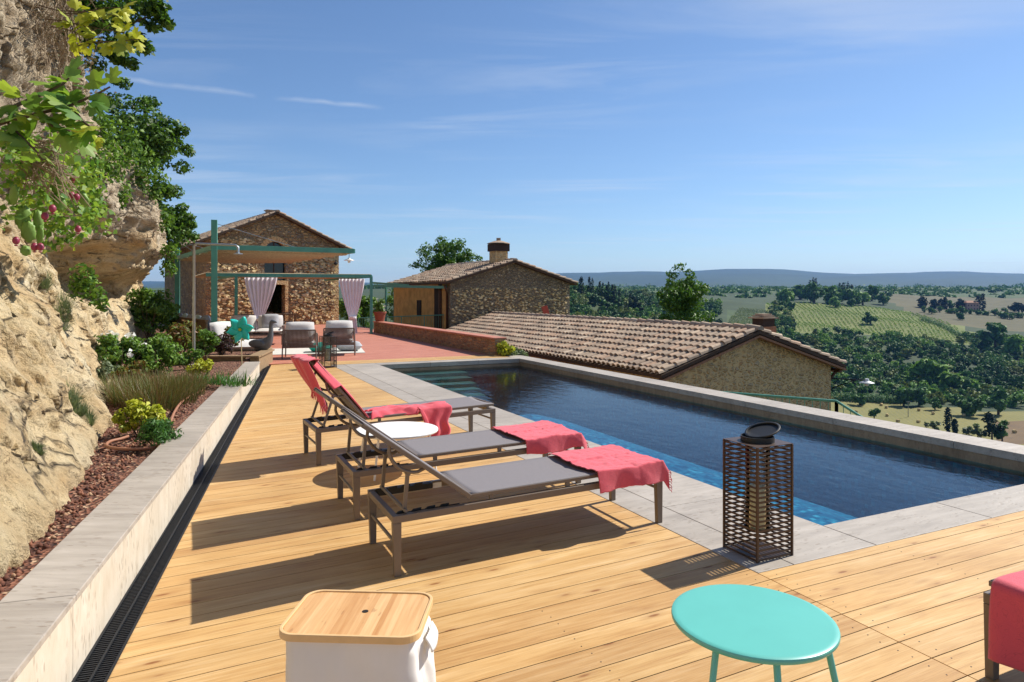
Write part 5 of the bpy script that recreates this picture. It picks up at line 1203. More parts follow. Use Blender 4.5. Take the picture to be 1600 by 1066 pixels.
# fig: lobed leaves on two bare branches
def fig_leaf(mb, p, dirv, nrm, s):
    d = Vector(dirv).normalized(); n = Vector(nrm).normalized(); sdv = d.cross(n).normalized(); n = sdv.cross(d)
    out = [(0, 0), (.12, .10), (.30, .16), (.45, .34), (.46, .46), (.36, .50), (.22, .48), (.27, .64), (.36, .82), (.30, .92), (.16, .86), (.10, 1.02), (0, 1.1)]
    full = out+[(-x, y) for x, y in out[-2:0:-1]]
    c = p+d*s*.45-n*s*.0
    vs = [c]+[p+sdv*x*s+d*y*s-n*s*(.28*abs(x)**1.3+.16*y*y) for x, y in full]
    mb.add(vs, [(0, 1+i, 1+(i+1) % len(full)) for i in range(len(full))])
fg = thing('fig_branch', 'fig branches with large lobed leaves reaching out from the cliff', 'fig tree', far(-40, 200, 4.5))
fb = far(-40, 200, 4.5); bark_ = MB(); lf = MB()
for pts in ([(-60, 215, 4.4), (10, 190, 4.5), (60, 178, 4.55), (110, 165, 4.6), (150, 148, 4.65), (172, 136, 4.65)], [(-60, 215, 4.4), (18, 168, 4.6), (60, 150, 4.7), (98, 132, 4.75), (108, 122, 4.75)], [(60, 178, 4.55), (85, 200, 4.5), (110, 205, 4.5)], [(10, 190, 4.5), (40, 220, 4.5), (60, 240, 4.5)], [(110, 165, 4.6), (130, 190, 4.55), (150, 205, 4.5)]):
    P = [far(x, y, Yv)-fb for x, y, Yv in pts]; branch_tube(bark_, P, .016 if len(P) > 3 else .009, .006, 7)
    for i in range(1, len(P)):
        for k in range(5 if len(P) > 3 else 6):
            f_ = random.random(); q = P[i-1]+(P[i]-P[i-1])*f_
            if i == 1 and len(P) > 4 and f_ < .5: continue
            dv = Vector((random.uniform(-1, 1), random.uniform(-1, .6), random.uniform(-.75, .9))); 
            fig_leaf(lf, q+dv.normalized()*.03, dv, Vector((random.uniform(-.5, .8), random.uniform(-.9, .2), 1)), random.uniform(.09, .19))
bark_.build('branch', M['bark'], fg, smooth=60); lf.build('foliage', M['figl'], fg)
# lone yellow fig sprigs against the sky
sp = thing('fig_sprig', 'yellowing fig sprigs near the top left in front of the oak boughs', 'fig tree', far(120, 20, 7.5)); sb_ = far(120, 20, 7.5); bk_m, lf = MB(), MB()
for a_, e_ in (((60, 10), (180, 25)), ((70, 30), (195, 50)), ((80, 40), (150, 60)), ((95, 25), (190, 10)), ((120, 70), (215, 62)), ((110, 20), (120, 60)), ((130, 190), (155, 215))):
    P = [far(a_[0]+(e_[0]-a_[0])*k/4, a_[1]+(e_[1]-a_[1])*k/4+random.uniform(-4, 4), 7.6)-sb_ for k in range(5)]; branch_tube(bk_m, P, .008, .004, 5)
    for k in range(9):
        q = P[random.choice((2, 3, 4, 4))]; dv = Vector((random.uniform(-.8, 1), random.uniform(-1, .5), random.uniform(-1, .4))); fig_leaf(lf, q+dv*.03, dv, Vector((random.uniform(-.5, .8), -.6, .7)), random.uniform(.10, .19))
bk_m.build('branch', M['bark'], sp); lf.build('foliage', M['yel'], sp)
# prickly pear
pp = thing('prickly_pear', 'prickly pear with drooping green pads on the cliff under the fig branches', 'cactus', far(40, 350, 5.4)); pb_ = far(40, 350, 5.4)
for i, (x, y, Yv, w_, h_, rt) in enumerate(((36, 340, 5.4, .052, .15, 5), (44, 362, 5.38, .05, .13, -4), (60, 345, 5.45, .035, .13, -4), (62, 366, 5.45, .035, .11, 6), (88, 295, 5.8, .05, .14, 20), (94, 318, 5.8, .045, .11, -8), (130, 310, 6.2, .04, .12, -25), (52, 262, 5.4, .055, .15, 35), (22, 305, 5.2, .05, .12, 15), (76, 250, 5.7, .05, .15, -35), (40, 392, 5.3, .035, .06, 0))):
    q = MB(); Mx = Matrix.Rotation(R(random.uniform(-25, 40)), 3, 'Z') @ Matrix.Rotation(R(rt), 3, 'Y'); q.ell(far(x, y, Yv)-pb_, (w_, .018, h_*.62), 18, 14, M=Mx, nz=.35, ns=3); q.build('pad', M['pads'], pp, smooth=180)
for i, (x, y, lab) in enumerate(((54, 386, 'ripe red fruit hanging under the lowest prickly pear pad, left of a pair'), (63, 386, 'ripe red fruit hanging under the lowest prickly pear pad, right of a pair'), (25, 376, 'dark red fruit hanging left of the lowest prickly pear pad'), (114, 278, 'red fruit beside the uppermost leaves of the prickly pear'), (112, 305, 'red fruit in the middle of the cliff greenery, left of a pair'), (120, 308, 'paler red fruit in the middle of the cliff greenery, right of a pair'), (70, 338, 'brownish fruit to the right of the large prickly pear pad'), (82, 326, 'pale pink fruit between two prickly pear pads'), (122, 358, 'small orange red fruit lowest on the right of the cliff greenery'))):
    q = MB(); Yv = 5.3 if x < 90 else 6.0; p = far(x, y, Yv); q.ell((0, 0, 0), (.026, .026, .032), 12, 9); q.lathe([(.010, -.034), (.014, -.036), (.008, -.044)], seg=10); o = q.build('prickly_fruit', M['fruit'], smooth=180); o.location = p; tag(o, lab, 'fruit', 'ripe fruits hanging on the cliff')
cv_ = thing('cliff_creeper', 'light green creeper spreading over the cliff around the prickly pear', 'creeper', far(70, 290, 5.9)); b0 = far(70, 290, 5.9)
bl = []
for x, y, Yv, r, n in ((20, 260, 5.3, .2, 80), (60, 240, 5.4, .25, 130), (95, 250, 5.8, .25, 130), (40, 300, 5.5, .2, 80), (80, 300, 5.9, .2, 90), (115, 275, 6.2, .2, 90), (130, 320, 6.6, .2, 110), (105, 345, 6.6, .25, 150), (85, 365, 6.6, .2, 120), (10, 330, 5.3, .15, 50), (125, 240, 6.3, .25, 120), (140, 290, 7, .2, 110), (20, 230, 5, .15, 40), (150, 340, 7.4, .2, 80), (60, 320, 5.7, .15, 50)): bl.append((*(far(x, y, Yv)-b0), r, r, r, n))
leaves('foliage', bl, .06, M['figl'], cv_, aspect=.8)
st_ = MB()
for k in range(60):
    a_ = far(random.uniform(20, 60), random.uniform(210, 260), 5.3)-b0; st_.tube([a_, a_+Vector((random.uniform(-.05, .25), 0, random.uniform(-.15, .05))), a_+Vector((random.uniform(0, .4), random.uniform(-.1, .2), random.uniform(-.35, -.1)))], .004, 4)
st_.build('stem', M['twig'], cv_)
tr_ = thing('cliff_creeper', 'trailing creeper hanging below the small cave in the cliff', 'creeper', far(135, 450, 9.5)); b0 = far(135, 450, 9.5)
leaves('foliage', [(*(far(x, y, 9.4)-b0), r, r, r*1.1, n) for x, y, r, n in ((130, 430, .17, 120), (140, 450, .16, 110), (125, 455, .15, 70), (155, 468, .12, 70), (162, 478, .07, 30), (118, 445, .1, 40))], .075, M['ivy'], tr_)
dg = thing('dry_scrub', 'dry grey scrub clinging to the top of the cliff at the upper left', 'scrub', far(80, 40, 8.6)); b0 = far(80, 40, 8.6); q = MB()
for k in range(400):
    x, y = random.gauss(85, 26), random.gauss(35, 32); a_ = far(x, y, random.uniform(7.8, 8.9))-b0; dv = Vector((random.uniform(-.2, .35), random.uniform(-.25, .1), random.uniform(-.4, .3))); q.tube([a_, a_+dv*.5+Vector((0, 0, .03)), a_+dv+Vector((0, 0, -.05))], [.0045, .0035, .002], 3, caps=False)
q.build('stems', M['twig'], dg); leaves('foliage', [(*(far(x, y, 8.4)-b0), .28, .2, .22, 90) for x, y in ((60, 20), (90, 10), (105, 45), (115, 90), (130, 120), (140, 150))], .05, M['dry'], dg)

def tufts(name, label, cat, spots, m, h, nb, spread=.12, lean=.5, base_m=None, width=.006, droop=.25, group=None):
    """spiky plants: many thin tapered blades from one root"""
    Vs = []; base = Vector(spots[0])
    for s in spots:
        s = np.array(s)-np.array(base); n = nb
        a = rng.random(n)*2*np.pi; rad = spread*np.sqrt(rng.random(n)); p0 = s+np.stack([np.cos(a)*rad, np.sin(a)*rad, np.zeros(n)], 1)
        ln = h*(.55+.6*rng.random(n))[:, None]; le = lean*(rng.random(n)**.8)[:, None]; a2 = a+.6*rng.normal(size=n); dh = np.stack([np.cos(a2), np.sin(a2), np.zeros(n)], 1); upv = np.array([0, 0, 1.])
        d1_ = dh*le+upv*np.sqrt(np.maximum(.05, 1-le**2)); p1 = p0+d1_*ln*.55; d2_ = d1_+dh*le*.5-upv*droop*le; p2 = p1+d2_*ln*.45
        sdv = np.stack([-np.sin(a2), np.cos(a2), np.zeros(n)], 1)*width
        Vs.append(np.stack([p0-sdv, p0+sdv, p1+sdv*.8, p1-sdv*.8, p2], 1).reshape(-1, 5, 3))
    V = np.concatenate(Vs); n = len(V); bse = np.arange(n)[:, None]*5
    Q = np.concatenate([bse+np.array([[0, 1, 2, 3]])]); T = bse+np.array([[3, 2, 4, 4]])
    me = bpy.data.meshes.new(name); me.from_pydata(V.reshape(-1, 3).tolist(), [], [tuple(r) for r in Q]+[(r[0], r[1], r[2]) for r in T]); me.update()
    o = bpy.data.objects.new(name, me); C.objects.link(o); me.materials.append(m); o.location = base; return tag(o, label, cat, group)
def bush(name, label, px, py, w_px, h_px, m, size, n, cat='bush', z=None, aspect=.55, stems=True, ncl=16, Y=None, m2=None, up=.35):
    p = at(px, py, .2 if z is None else z) if Y is None else far(px, py, Y); s = p.y/F; rx, rz_ = w_px*s/2*1.3, h_px*s/2*1.4; n = int(n*1.8)
    t = thing(name, label, cat, tuple(p))
    cl = clumps((0, 0, rz_*1.02), (rx*.78, rx*.7, rz_*.72), ncl, n//ncl, (.30, .5), .8)
    leaves('foliage', cl, size, m, t, aspect=aspect, up=up)
    if m2: leaves('flowers', clumps((0, 0, rz_*1.25), (rx*.9, rx*.8, rz_*.7), 9, m2[1]//9, (.12, .2)), m2[2], m2[0], t, aspect=.8)
    q = MB()
    for k in range(9): a = random.random()*6.28; branch_tube(q, limb((0, 0, -.03), (math.cos(a)*rx*.55, math.sin(a)*rx*.55, rz_*(.9+.5*random.random())), 4), max(.004, .02*rx), .003, 4)
    q.build('stem', M['bark'], t); return t
bush('euonymus_bush', 'bright yellow green round shrub in the planted bed beside the hose', 217, 681, 66, 42, M['yel'], .052, 700, ncl=20)
bush('euonymus_bush', 'small yellow green shrub near the shower pipe in the planted bed', 317, 590, 42, 24, M['yel'], .05, 420)
bush('juniper_shrub', 'low spreading dark green juniper spilling over the wall coping', 247, 700, 66, 34, M['juni'], .05, 900, aspect=.25, ncl=26)
tufts('ornamental_grass', 'wide tuft of reddish green ornamental grass in the middle of the bed', 'grass', [tuple(at(240+dx_, 640-dy_, .18)) for dx_, dy_ in ((0, 0), (-28, 6), (30, 10), (-12, 14), (18, 16), (-40, 16), (44, 20))], M['grass'], .40, 560, .28, .72, width=.0034)
tufts('trailing_herb', 'straggly trailing herb reaching across the wall coping', 'herb', [tuple(at(x, y, .24)) for x, y in ((300, 606), (318, 602), (335, 600), (350, 601), (365, 603), (380, 603), (290, 610), (275, 606))], M['juni'], .26, 60, .16, .95, droop=.9)
bush('rose_bush', 'green rose bush with a few white blooms at the cliff side of the bed', 188, 590, 84, 52, M['bush'], .075, 1300, m2=(M['petalw'], 63, .085))
bush('shrub', 'large mixed green shrub in the middle of the bed behind the grass', 240, 585, 84, 46, M['bush'], .07, 1300, ncl=22)
bush('shrub', 'light green shrub filling the gap between the roses and the grass tuft', 205, 604, 60, 30, M['redg'], .06, 800)
bush('shrub', 'grey green shrub at the cliff foot left of the roses', 160, 604, 46, 30, M['olive'], .06, 700, aspect=.35)
bush('shrub', 'fresh green shrub in front of the shower pipe foot', 292, 578, 44, 26, M['bush'], .06, 700)
bush('shrub', 'dark purple leaved shrub low against the cliff', 150, 575, 52, 34, M['purple'], .06, 600)
bush('shrub', 'red and green photinia shrub beside the left mast', 283, 556, 56, 44, M['redg'], .075, 1300, ncl=22)
bush('shrub', 'glossy green shrub between the shower pipe and the near mast', 322, 567, 40, 42, M['bush'], .07, 700)
bush('shrub', 'purple tinged shrub at the foot of the near mast', 345, 560, 34, 34, M['purple'], .07, 420)
bush('shrub', 'light green shrub in the timber planter beside the daybed', 362, 552, 32, 34, M['redg'], .07, 520, z=.2)
bush('laurel_bush', 'tall rounded green laurel against the pale rock at the back of the bed', 232, 531, 66, 66, M['bush'], .10, 1900, Y=17.5, ncl=26)
bush('laurel_bush', 'smaller green laurel just left of the left mast', 262, 520, 30, 42, M['bush'], .10, 700, Y=20.5)
bush('lavender_bush', 'grey green lavender mound behind the small yellow shrub', 250, 566, 40, 24, M['olive'], .06, 600, aspect=.2)
for k, (x, y, z_, w_, h_, lab) in enumerate(((98, 500, 1.25, 46, 50, 'grey green wiry tuft halfway up the light tuff slope'), (70, 455, 1.75, 40, 46, 'pale wiry tuft near the top of the light tuff slope'), (112, 632, .62, 30, 44, 'small grey tuft low on the light tuff slope'), (62, 705, .62, 24, 24, 'little green tuft on the lower tuff slope nearest the camera'), (138, 655, .35, 20, 30, 'little green tuft at the foot of the tuff slope'))):
    Yv = 4.4+.5*k
    # root the tuft on the rock face
    best = None
    for Yt in np.arange(2.2, 12, .05):
        zt_ = H-(y-YH)/F*Yt; q_ = cliff_pt(float(Yt), zt_); e_ = abs(800+F*q_.x/q_.y-x)+abs(YH+F*(H-q_.z)/q_.y-y)
        if best is None or e_ < best[0]: best = (e_, float(Yt), zt_)
    Yt, zt_ = best[1:]; s_ = Yt/F; rts = [cliff_pt(Yt+random.uniform(-1, 1)*w_*s_*.5, zt_+random.uniform(-1, 1)*h_*s_*.35) for _ in range(7)]
    tufts('wiry_tuft', lab, 'plant', [tuple(p_) for p_ in rts], M['olive'], h_*s_*(.7 if k != 3 else .45), 70, w_*s_*.12, .95, width=.0022)
# brown irrigation hose
hs = MB()
def hpath(pts, z=.235): return [at(x, y, z) for x, y in pts]
def smoothp(P, n=6):
    out = []
    for i in range(len(P)-1):
        a, b, c, d = P[max(i-1, 0)], P[i], P[i+1], P[min(i+2, len(P)-1)]
        for k in range(n):
            t_ = k/n; out.append(.5*((2*b)+(-a+c)*t_+(2*a-5*b+4*c-d)*t_*t_+(-a+3*b-3*c+d)*t_**3))
    return out+[P[-1]]
hs.tube(smoothp(hpath([(200, 682), (188, 686), (172, 690), (166, 696), (176, 700), (200, 702), (225, 701), (245, 698), (258, 690), (264, 668), (272, 645), (284, 628), (300, 618), (314, 611), (320, 606)])), .014, 8)
o = hs.build('garden_hose', M['hose'], smooth=60); tag(o, 'brown irrigation hose looping through the planted bed', 'hose')
hs = MB()
hs.tube(smoothp(hpath([(283, 564), (292, 561), (298, 557), (294, 554), (280, 555)])), .014, 8)
o = hs.build('garden_hose', M['hose'], smooth=60); tag(o, 'short curl of brown hose at the foot of the shower pipe', 'hose')
bush('tuft_bush', 'bright yellow green tuft by the pool corner at the end of the parapet', 790, 562, 26, 22, M['yel'], .09, 420, z=-.1, cat='bush')
bush('shrub', 'grey leaved shrub between the pool corner and the tiled roof', 800, 566, 40, 16, M['olive'], .09, 420, z=-.2)
for x, y, w_, h_, Yv, lab in ((548, 522, 44, 60, 40, 'leafy shrub just right of the barn corner behind the curtain'), (572, 522, 34, 50, 42, 'green shrub behind the right post of the low pergola'), (625, 520, 52, 54, 40, 'dark shrub behind the railing left of the stone house'), (655, 520, 40, 40, 38, 'low dark shrub under the railing close to the stone house')):
    bush('garden_shrub', lab, x, y, w_, h_, M['bush'], .17, 900, Y=Yv)
tree('acacia_tree', 'light green acacia rising behind the roof of the stone house', 'tree', far(705, 520, 46), far(697, 408, 46), (1.85, 1.5, 1.4), 56, 95, .21, M['acacia'], trunk_r=.14, limbs=9, rr=(.2, .34), kw=dict(aspect=.4), extra=ftip([(690, 376, .4), (720, 380, .4), (735, 400, .45), (650, 415, .4), (660, 395, .45), (748, 405, .3)], 46))
tree('acacia_tree', 'tall light green acacia standing behind the ridge of the low house', 'tree', far(1068, 540, 42), far(1068, 475, 42), (1.85, 1.6, 1.5), 56, 95, .21, M['acacia'], trunk_r=.12, limbs=9, rr=(.2, .34), kw=dict(aspect=.4), extra=ftip([(1062, 418, .4), (1050, 430, .4), (1078, 428, .42), (1085, 445, .5), (1048, 450, .5), (1095, 470, .5), (1040, 500, .6), (1100, 505, .7), (1028, 520, .6), (1110, 525, .6)], 42))

# ================================================================== THE VALLEY
COLS = np.array([-2600, -200, 600, 900, 1100, 1250, 1400, 1600, 1900, 3600.])
DY = np.array([14, 24, 60, 150, 280, 440, 520, 600, 750, 900, 1100, 1500, 2500, 4200])
def zrow(vals): return np.array(vals, float)
def zy(y, Y): return H-(y-YH)/F*Y
Zt = np.array([  # height by (distance, column)
 [-5]*10, [-7]*10, [-18]*10, [-38, -38, -36, -34, -40, -42, -42, -42, -42, -42],
 [-60, -55, -45, zy(562, 280), zy(640, 280), -66, -67, -67, -67, -66],
 [-60, -50, zy(500, 440), zy(522, 440), zy(575, 440), zy(622, 440), zy(632, 440), zy(628, 440), -68, -68],
 [-50, -40, zy(486, 520), zy(486, 520), zy(545, 520), zy(575, 520), zy(590, 520), zy(596, 520), -64, -64],
 [-40, -30, zy(470, 600), zy(458, 600), zy(522, 600), zy(542, 600), zy(558, 600), zy(572, 600), -58, -58],
 [-20, -15, zy(462, 750), zy(455, 750), zy(490, 750), zy(508, 750), zy(515, 750), zy(535, 750), -42, -42],
 [-10, -5, zy(458, 900), zy(455, 900), zy(472, 900), zy(478, 900), zy(486, 900), zy(503, 900), -28, -28],
 [0, 0, zy(455, 1100), zy(455, 1100), zy(463, 1100), zy(464, 1100), zy(470, 1100), zy(480, 1100), -10, -10],
 [8, 8, zy(452, 1500), zy(453, 1500), zy(457, 1500), zy(457, 1500), zy(457, 1500), zy(459, 1500), 5, 5],
 [20, 20, zy(452, 2500), zy(452, 2500), zy(453, 2500), zy(452, 2500), zy(452, 2500), zy(452, 2500), 20, 20],
 [30, 30, 35, 35, 35, 38, 38, 38, 35, 35]], float)
def terrain(px, Y):
    ly = math.log(Y); l = np.log(DY); k = int(np.clip(np.searchsorted(l, ly)-1, 0, len(DY)-2)); f = min(1, max(0, (ly-l[k])/(l[k+1]-l[k])))
    a = np.interp(px, COLS, Zt[k]); b = np.interp(px, COLS, Zt[k+1]); X = (px-800)/F*Y
    return a+(b-a)*f+(.006*Y*noise.noise(Vector((X*.012, Y*.012, 0))) if Y > 200 else 0)
PX = np.concatenate([np.arange(-2600, 500, 120), np.arange(500, 1760, 12), np.arange(1760, 3700, 120)]); YY = np.exp(np.linspace(math.log(14), math.log(4200), 150))
Vt = np.array([((px-800)/F*Y, Y, terrain(px, Y)) for Y in YY for px in PX]); npx = len(PX)
ii, jj = np.meshgrid(np.arange(len(YY)-1), np.arange(npx-1), indexing='ij'); b_ = (ii*npx+jj).ravel(); Qt = np.stack([b_, b_+1, b_+npx+1, b_+npx], 1)
o = np_obj('terrain', Vt, Qt, M['ground'], smooth=True); tag(o, kind='structure')
me = o.data
for k_ in ('hay', 'vyard', 'brown', 'meadow', 'earth'): me.materials.append(M[k_])
cpx = np.array([PX[j] for i in range(len(YY)-1) for j in range(npx-1)]); cY = np.array([YY[i] for i in range(len(YY)-1) for j in range(npx-1)])
idx = np.zeros(len(Qt), np.int32)
cyp = np.array([YH+F*(H-terrain(p, y))/y for p, y in zip(cpx, cY)])
idx[(cY > 255) & (cY < 440+(cpx-1300)*-.16) & (cpx > 1240) & (cpx < 1800)] = 1
idx[(cY > 690) & (cY < 940) & (cpx > 1195) & (cpx < 1440+ (900-cY)*.55)] = 2
idx[(cY > 780) & (cY < 1300) & (cpx >= 1390+(1000-cY)*.25) & (cpx < 1800)] = 3
idx[(cY > 640) & (cY < 800) & (cpx > 1130) & (cpx < 1200)] = 4
idx[(cY > 300) & (cY < 372) & (cpx > 1548) & (cpx < 1700)] = 5
idx[(cY > 1300)] = 4
me.polygons.foreach_set('material_index', idx)

# far blue hills
hp = []; pxs = np.arange(-3000, 4700, 22)
prof = lambda px: float(np.interp(px, [-3000, 300, 620, 760, 870, 930, 1000, 1060, 1120, 1170, 1230, 1280, 1330, 1400, 1450, 1500, 1560, 1600, 2200, 4700], [438, 440, 442, 436, 427, 426, 424, 425, 421, 420, 421, 426, 428, 427, 425, 424, 427, 428, 432, 436]))
rows = []
for Yq, fr_ in ((4200, 0), (5200, .12), (6200, .3), (7200, .55), (8200, .78), (9200, 1.0), (11500, .8)):
    r_ = []
    for px in pxs:
        X = (px-800)/F*Yq; top = (YH-prof(px))/F*9200+H; z = 30+(top-30)*fr_+(60*fr_*(1-fr_)*4.5*noise.noise(Vector((X*.0014, Yq*.0012, 2)))+7*noise.noise(Vector((X*.004, Yq*.004, 5)))*fr_)
        r_.append((X, Yq, z))
    rows.append(r_)
V = np.array(rows).reshape(-1, 3); n0 = len(pxs); ii, jj = np.meshgrid(np.arange(len(rows)-1), np.arange(n0-1), indexing='ij'); b_ = (ii*n0+jj).ravel()
o = np_obj('hills', V, np.stack([b_, b_+1, b_+n0+1, b_+n0], 1), M['hills'], smooth=True); tag(o, kind='structure')

# ------------------------------------------------------------------ trees of the valley
def crown_blobs(c, r, h, n):
    return clumps((c[0], c[1], c[2]+h*.50), (r*.72, r*.72, h*.42), 11, n//9, (.34, .52), .85)
def far_tree(name, label, px, y, Y, w_px, h_px, m, size_f=.19, n=560, cat='tree', group=None, cyp=False):
    """base at the pixel column and distance on the terrain; real size from its distance"""
    s = Y/F; base = Vector(((px-800)/F*Y, Y, terrain(px, Y))); w_, h_ = w_px*s, h_px*s
    t = thing(name, label, cat, tuple(base), group=group); q = MB(); q.tube([(0, 0, -1), (0, 0, h_*.5)], [w_*.05, w_*.03], 6); q.build('trunk', M['bark'], t)
    if cyp:
        w_ *= 1.5
        bl = [(random.uniform(-.08, .08)*w_, random.uniform(-.08, .08)*w_, h_*(k+.6)/9, w_*.5*math.sin(math.pi*min(1, (k+1.3)/10))**.6, w_*.5*math.sin(math.pi*min(1, (k+1.3)/10))**.6, h_*.09, n//9) for k in range(9)]
        leaves('crown', bl, w_*.34, m, t, aspect=.6, up=.8)
    else: leaves('crown', crown_blobs((0, 0, 0), w_*.52, h_, n), w_*size_f, m, t)
    return t
def solve_Y(px, y, lo=200, hi=1500):
    Ys = np.linspace(lo, hi, 600); e = [abs(YH+F*(H-terrain(px, Yv))/Yv-y) for Yv in Ys]; return float(Ys[int(np.argmin(e))])
# cypress rows on the wooded ridge and the knolls
cy = [(908, 441, 6, 22), (921, 437, 5, 26), (926, 436, 4, 26), (937, 437, 5, 24), (942, 437, 4, 24), (948, 438, 5, 22), (951, 436, 4, 28), (957, 436, 5, 26), (961, 436, 4, 26), (968, 438, 4, 22), (985, 437, 5, 20)]
for k, (px, yt, w_, h_) in enumerate(cy):
    far_tree('cypress_tree', 'slim dark cypress on the wooded ridge behind the low tiled roof', px, 0, 592, w_, h_+6, M['cyp'], n=260, group='cypresses along the wooded ridge', cyp=True, cat='cypress')
for px, yt, w_, h_ in ((992, 430, 15, 20), (1001, 432, 12, 16)): far_tree('stone_pine', 'dark rounded pine among the ridge cypresses, '+('larger' if w_ == 15 else 'smaller')+' of the two', px, 0, 595, w_, h_+6, M['cyp'], cat='pine')
for k, (px, w_, h_) in enumerate(((1266, 5, 20), (1270, 5, 24), (1275, 5, 22), (1312, 4, 14), (1318, 5, 14), (1325, 4, 16), (1331, 4, 12))):
    far_tree('cypress_tree', 'small dark cypress standing on the distant wooded knoll', px, 0, 1090, w_, h_+8, M['cyp'], n=200, group='cypresses on the distant knoll', cyp=True, cat='cypress')
knoll = [(1232, 30, 22), (1250, 34, 26), (1272, 36, 30), (1292, 34, 28), (1310, 34, 28), (1330, 36, 28), (1348, 32, 24), (1362, 26, 22), (1380, 22, 18), (1222, 22, 16), (1302, 26, 20), (1240, 26, 22)]
for k, (px, w_, h_) in enumerate(knoll): far_tree('knoll_tree', 'round dark broadleaf tree massed on the distant wooded knoll', px, 0, 1000+random.uniform(-60, 60), w_, h_, M['wood1' if k % 3 else 'wood2'], n=380, group='broadleaf trees on the distant knoll')
# villa and its trees
def villa():
    px, Yv = 1516, 1000; t = thing('distant_villa', 'distant pinkish villa with a low roof among cypresses on the far hill', 'house', ((px-800)/F*Yv, Yv, terrain(px, Yv)-1))
    m_ = MB(); m_.box((0, 0, 6), (18, 12, 12)); m_.box((-12, 1, 4), (9, 10, 8)); m_.build('wall', M['pink'], t)
    m_ = MB(); m_.add([(-10, -7, 12), (10, -7, 12), (10, 7, 12), (-10, 7, 12), (-6, 0, 15), (6, 0, 15)], [(0, 1, 5, 4), (1, 2, 5), (2, 3, 4, 5), (3, 0, 4)]); m_.add([(-17.5, -4.5, 8), (-7.5, -4.5, 8), (-7.5, 6.5, 8), (-17.5, 6.5, 8), (-14, 1, 10), (-9.2, 1, 10)], [(0, 1, 5, 4), (1, 2, 5), (2, 3, 4, 5), (3, 0, 4)]); m_.build('roof', M['brick'], t)
    for i in range(4):
        for j in range(2): m_ = MB(); m_.box((-6.5+4.3*i, -6.03, 3+5*j), (1.3, .1, 2)); m_.build('window', M['interior'], t)
villa()
for px, w_, h_, cyp_, lab in ((1528, 6, 24, 1, 'cypress right beside the distant villa, left of two'), (1536, 6, 28, 1, 'cypress right beside the distant villa, right of two and tallest'), (1442, 9, 16, 1, 'isolated dark cypress farthest left on the villa hill'), (1459, 8, 14, 1, 'second isolated dark cypress from the left on the villa hill'), (1470, 6, 15, 1, 'thin cypress in the middle of the villa hill'), (1476, 6, 17, 1, 'taller thin cypress in the middle of the villa hill'), (1487, 18, 14, 0, 'round tree left of the distant villa'), (1500, 9, 15, 1, 'dark conical tree just left of the distant villa'), (1570, 12, 10, 0, 'lone small tree right of the distant villa'), (1592, 26, 18, 0, 'wide dark tree on the skyline at the right edge')):
    far_tree('cypress_tree' if cyp_ else 'broadleaf_tree', lab, px, 0, 1000, w_, h_, M['cyp'] if cyp_ or px > 1580 else M['wood1'], n=240, cyp=bool(cyp_), cat='cypress' if cyp_ else 'tree')
for k in range(26):
    px = 1440+k*6+random.uniform(-4, 4)
    if k % 2: far_tree('hedge_tree', 'low bushy tree in the hedge line below the distant villa', px, 0, 930+random.uniform(-20, 20), random.uniform(12, 18), random.uniform(7, 11), M['wood1'], n=180, group='bushy trees below the distant villa')
for px, Yv, w_, h_, mm_, lab in ((1365, 465, 0, 0, 0, ''),): pass
# trees round the hay field
for px, y, w_, h_, mm_, c_, lab in ((1345, 634, 24, 22, 'wood1', 0, 'round dark tree at the far edge of the hay field below the dish lamp'), (1366, 655, 20, 20, 'wood1', 0, 'small round tree alone in the hay field'), (1412, 634, 34, 30, 'hedge', 0, 'wide tree at the far edge of the hay field beside the pole, left one'), (1436, 634, 34, 32, 'hedge', 0, 'wide tree at the far edge of the hay field, right one'), (1461, 640, 20, 20, 'wood1', 0, 'small round tree at the far right edge of the hay field'), (1450, 600, 52, 42, 'wood2', 0, 'large bright green tree above the hay field'), (1498, 612, 52, 30, 'wood2', 0, 'broad pale crown in the wood above the hay field'), (1515, 650, 40, 38, 'wood1', 0, 'dark tree at the right end of the hay field'), (1560, 648, 40, 44, 'hedge', 0, 'tall pale tree near the right end of the field margin'), (1481, 675, 8, 37, 'cyp', 1, 'slim cypress in the hay field beyond the pool wall, taller of the pair'), (1492, 678, 7, 23, 'cyp', 1, 'slim cypress in the hay field beyond the pool wall, shorter of the pair'), (1462, 672, 20, 14, 'olive', 0, 'low olive bush in the hay field left of the two cypresses'), (1448, 668, 9, 10, 'olive', 0, 'small palm like bush in the hay field'), (1550, 690, 30, 52, 'cyp', 0, 'dark feathery conifer at the right end of the hay field'), (1566, 690, 26, 34, 'wood1', 0, 'rounded dark tree beside the feathery conifer'), (1528, 684, 22, 22, 'olive', 0, 'brownish bush left of the feathery conifer'), (1514, 680, 18, 14, 'olive', 0, 'low brownish bush near the two slim cypresses'), (1555, 548, 44, 44, 'wood1', 0, 'large dark tree at the upper right edge of the wood'), (1586, 556, 40, 34, 'wood2', 0, 'pale tree at the right photo edge above the wood'), (1237, 483, 14, 12, 'wood1', 0, 'small lone tree in the meadow left of the vineyard'), (1360, 506, 26, 18, 'wood1', 0, 'dark tree standing into the lower edge of the vineyard'), (1305, 480, 22, 16, 'wood2', 0, 'small tree at the top edge of the vineyard, left one'), (1332, 478, 20, 14, 'wood1', 0, 'small tree at the top edge of the vineyard, right one'), (1500, 500, 14, 12, 'wood1', 0, 'lone round tree at the end of the reed hedge')):
    Yv = solve_Y(px, y); far_tree('cypress_tree' if c_ else 'field_tree', lab, px, y, Yv, w_, h_, M[mm_], n=620 if w_ > 30 else 360, cyp=bool(c_), cat='cypress' if c_ else 'tree')
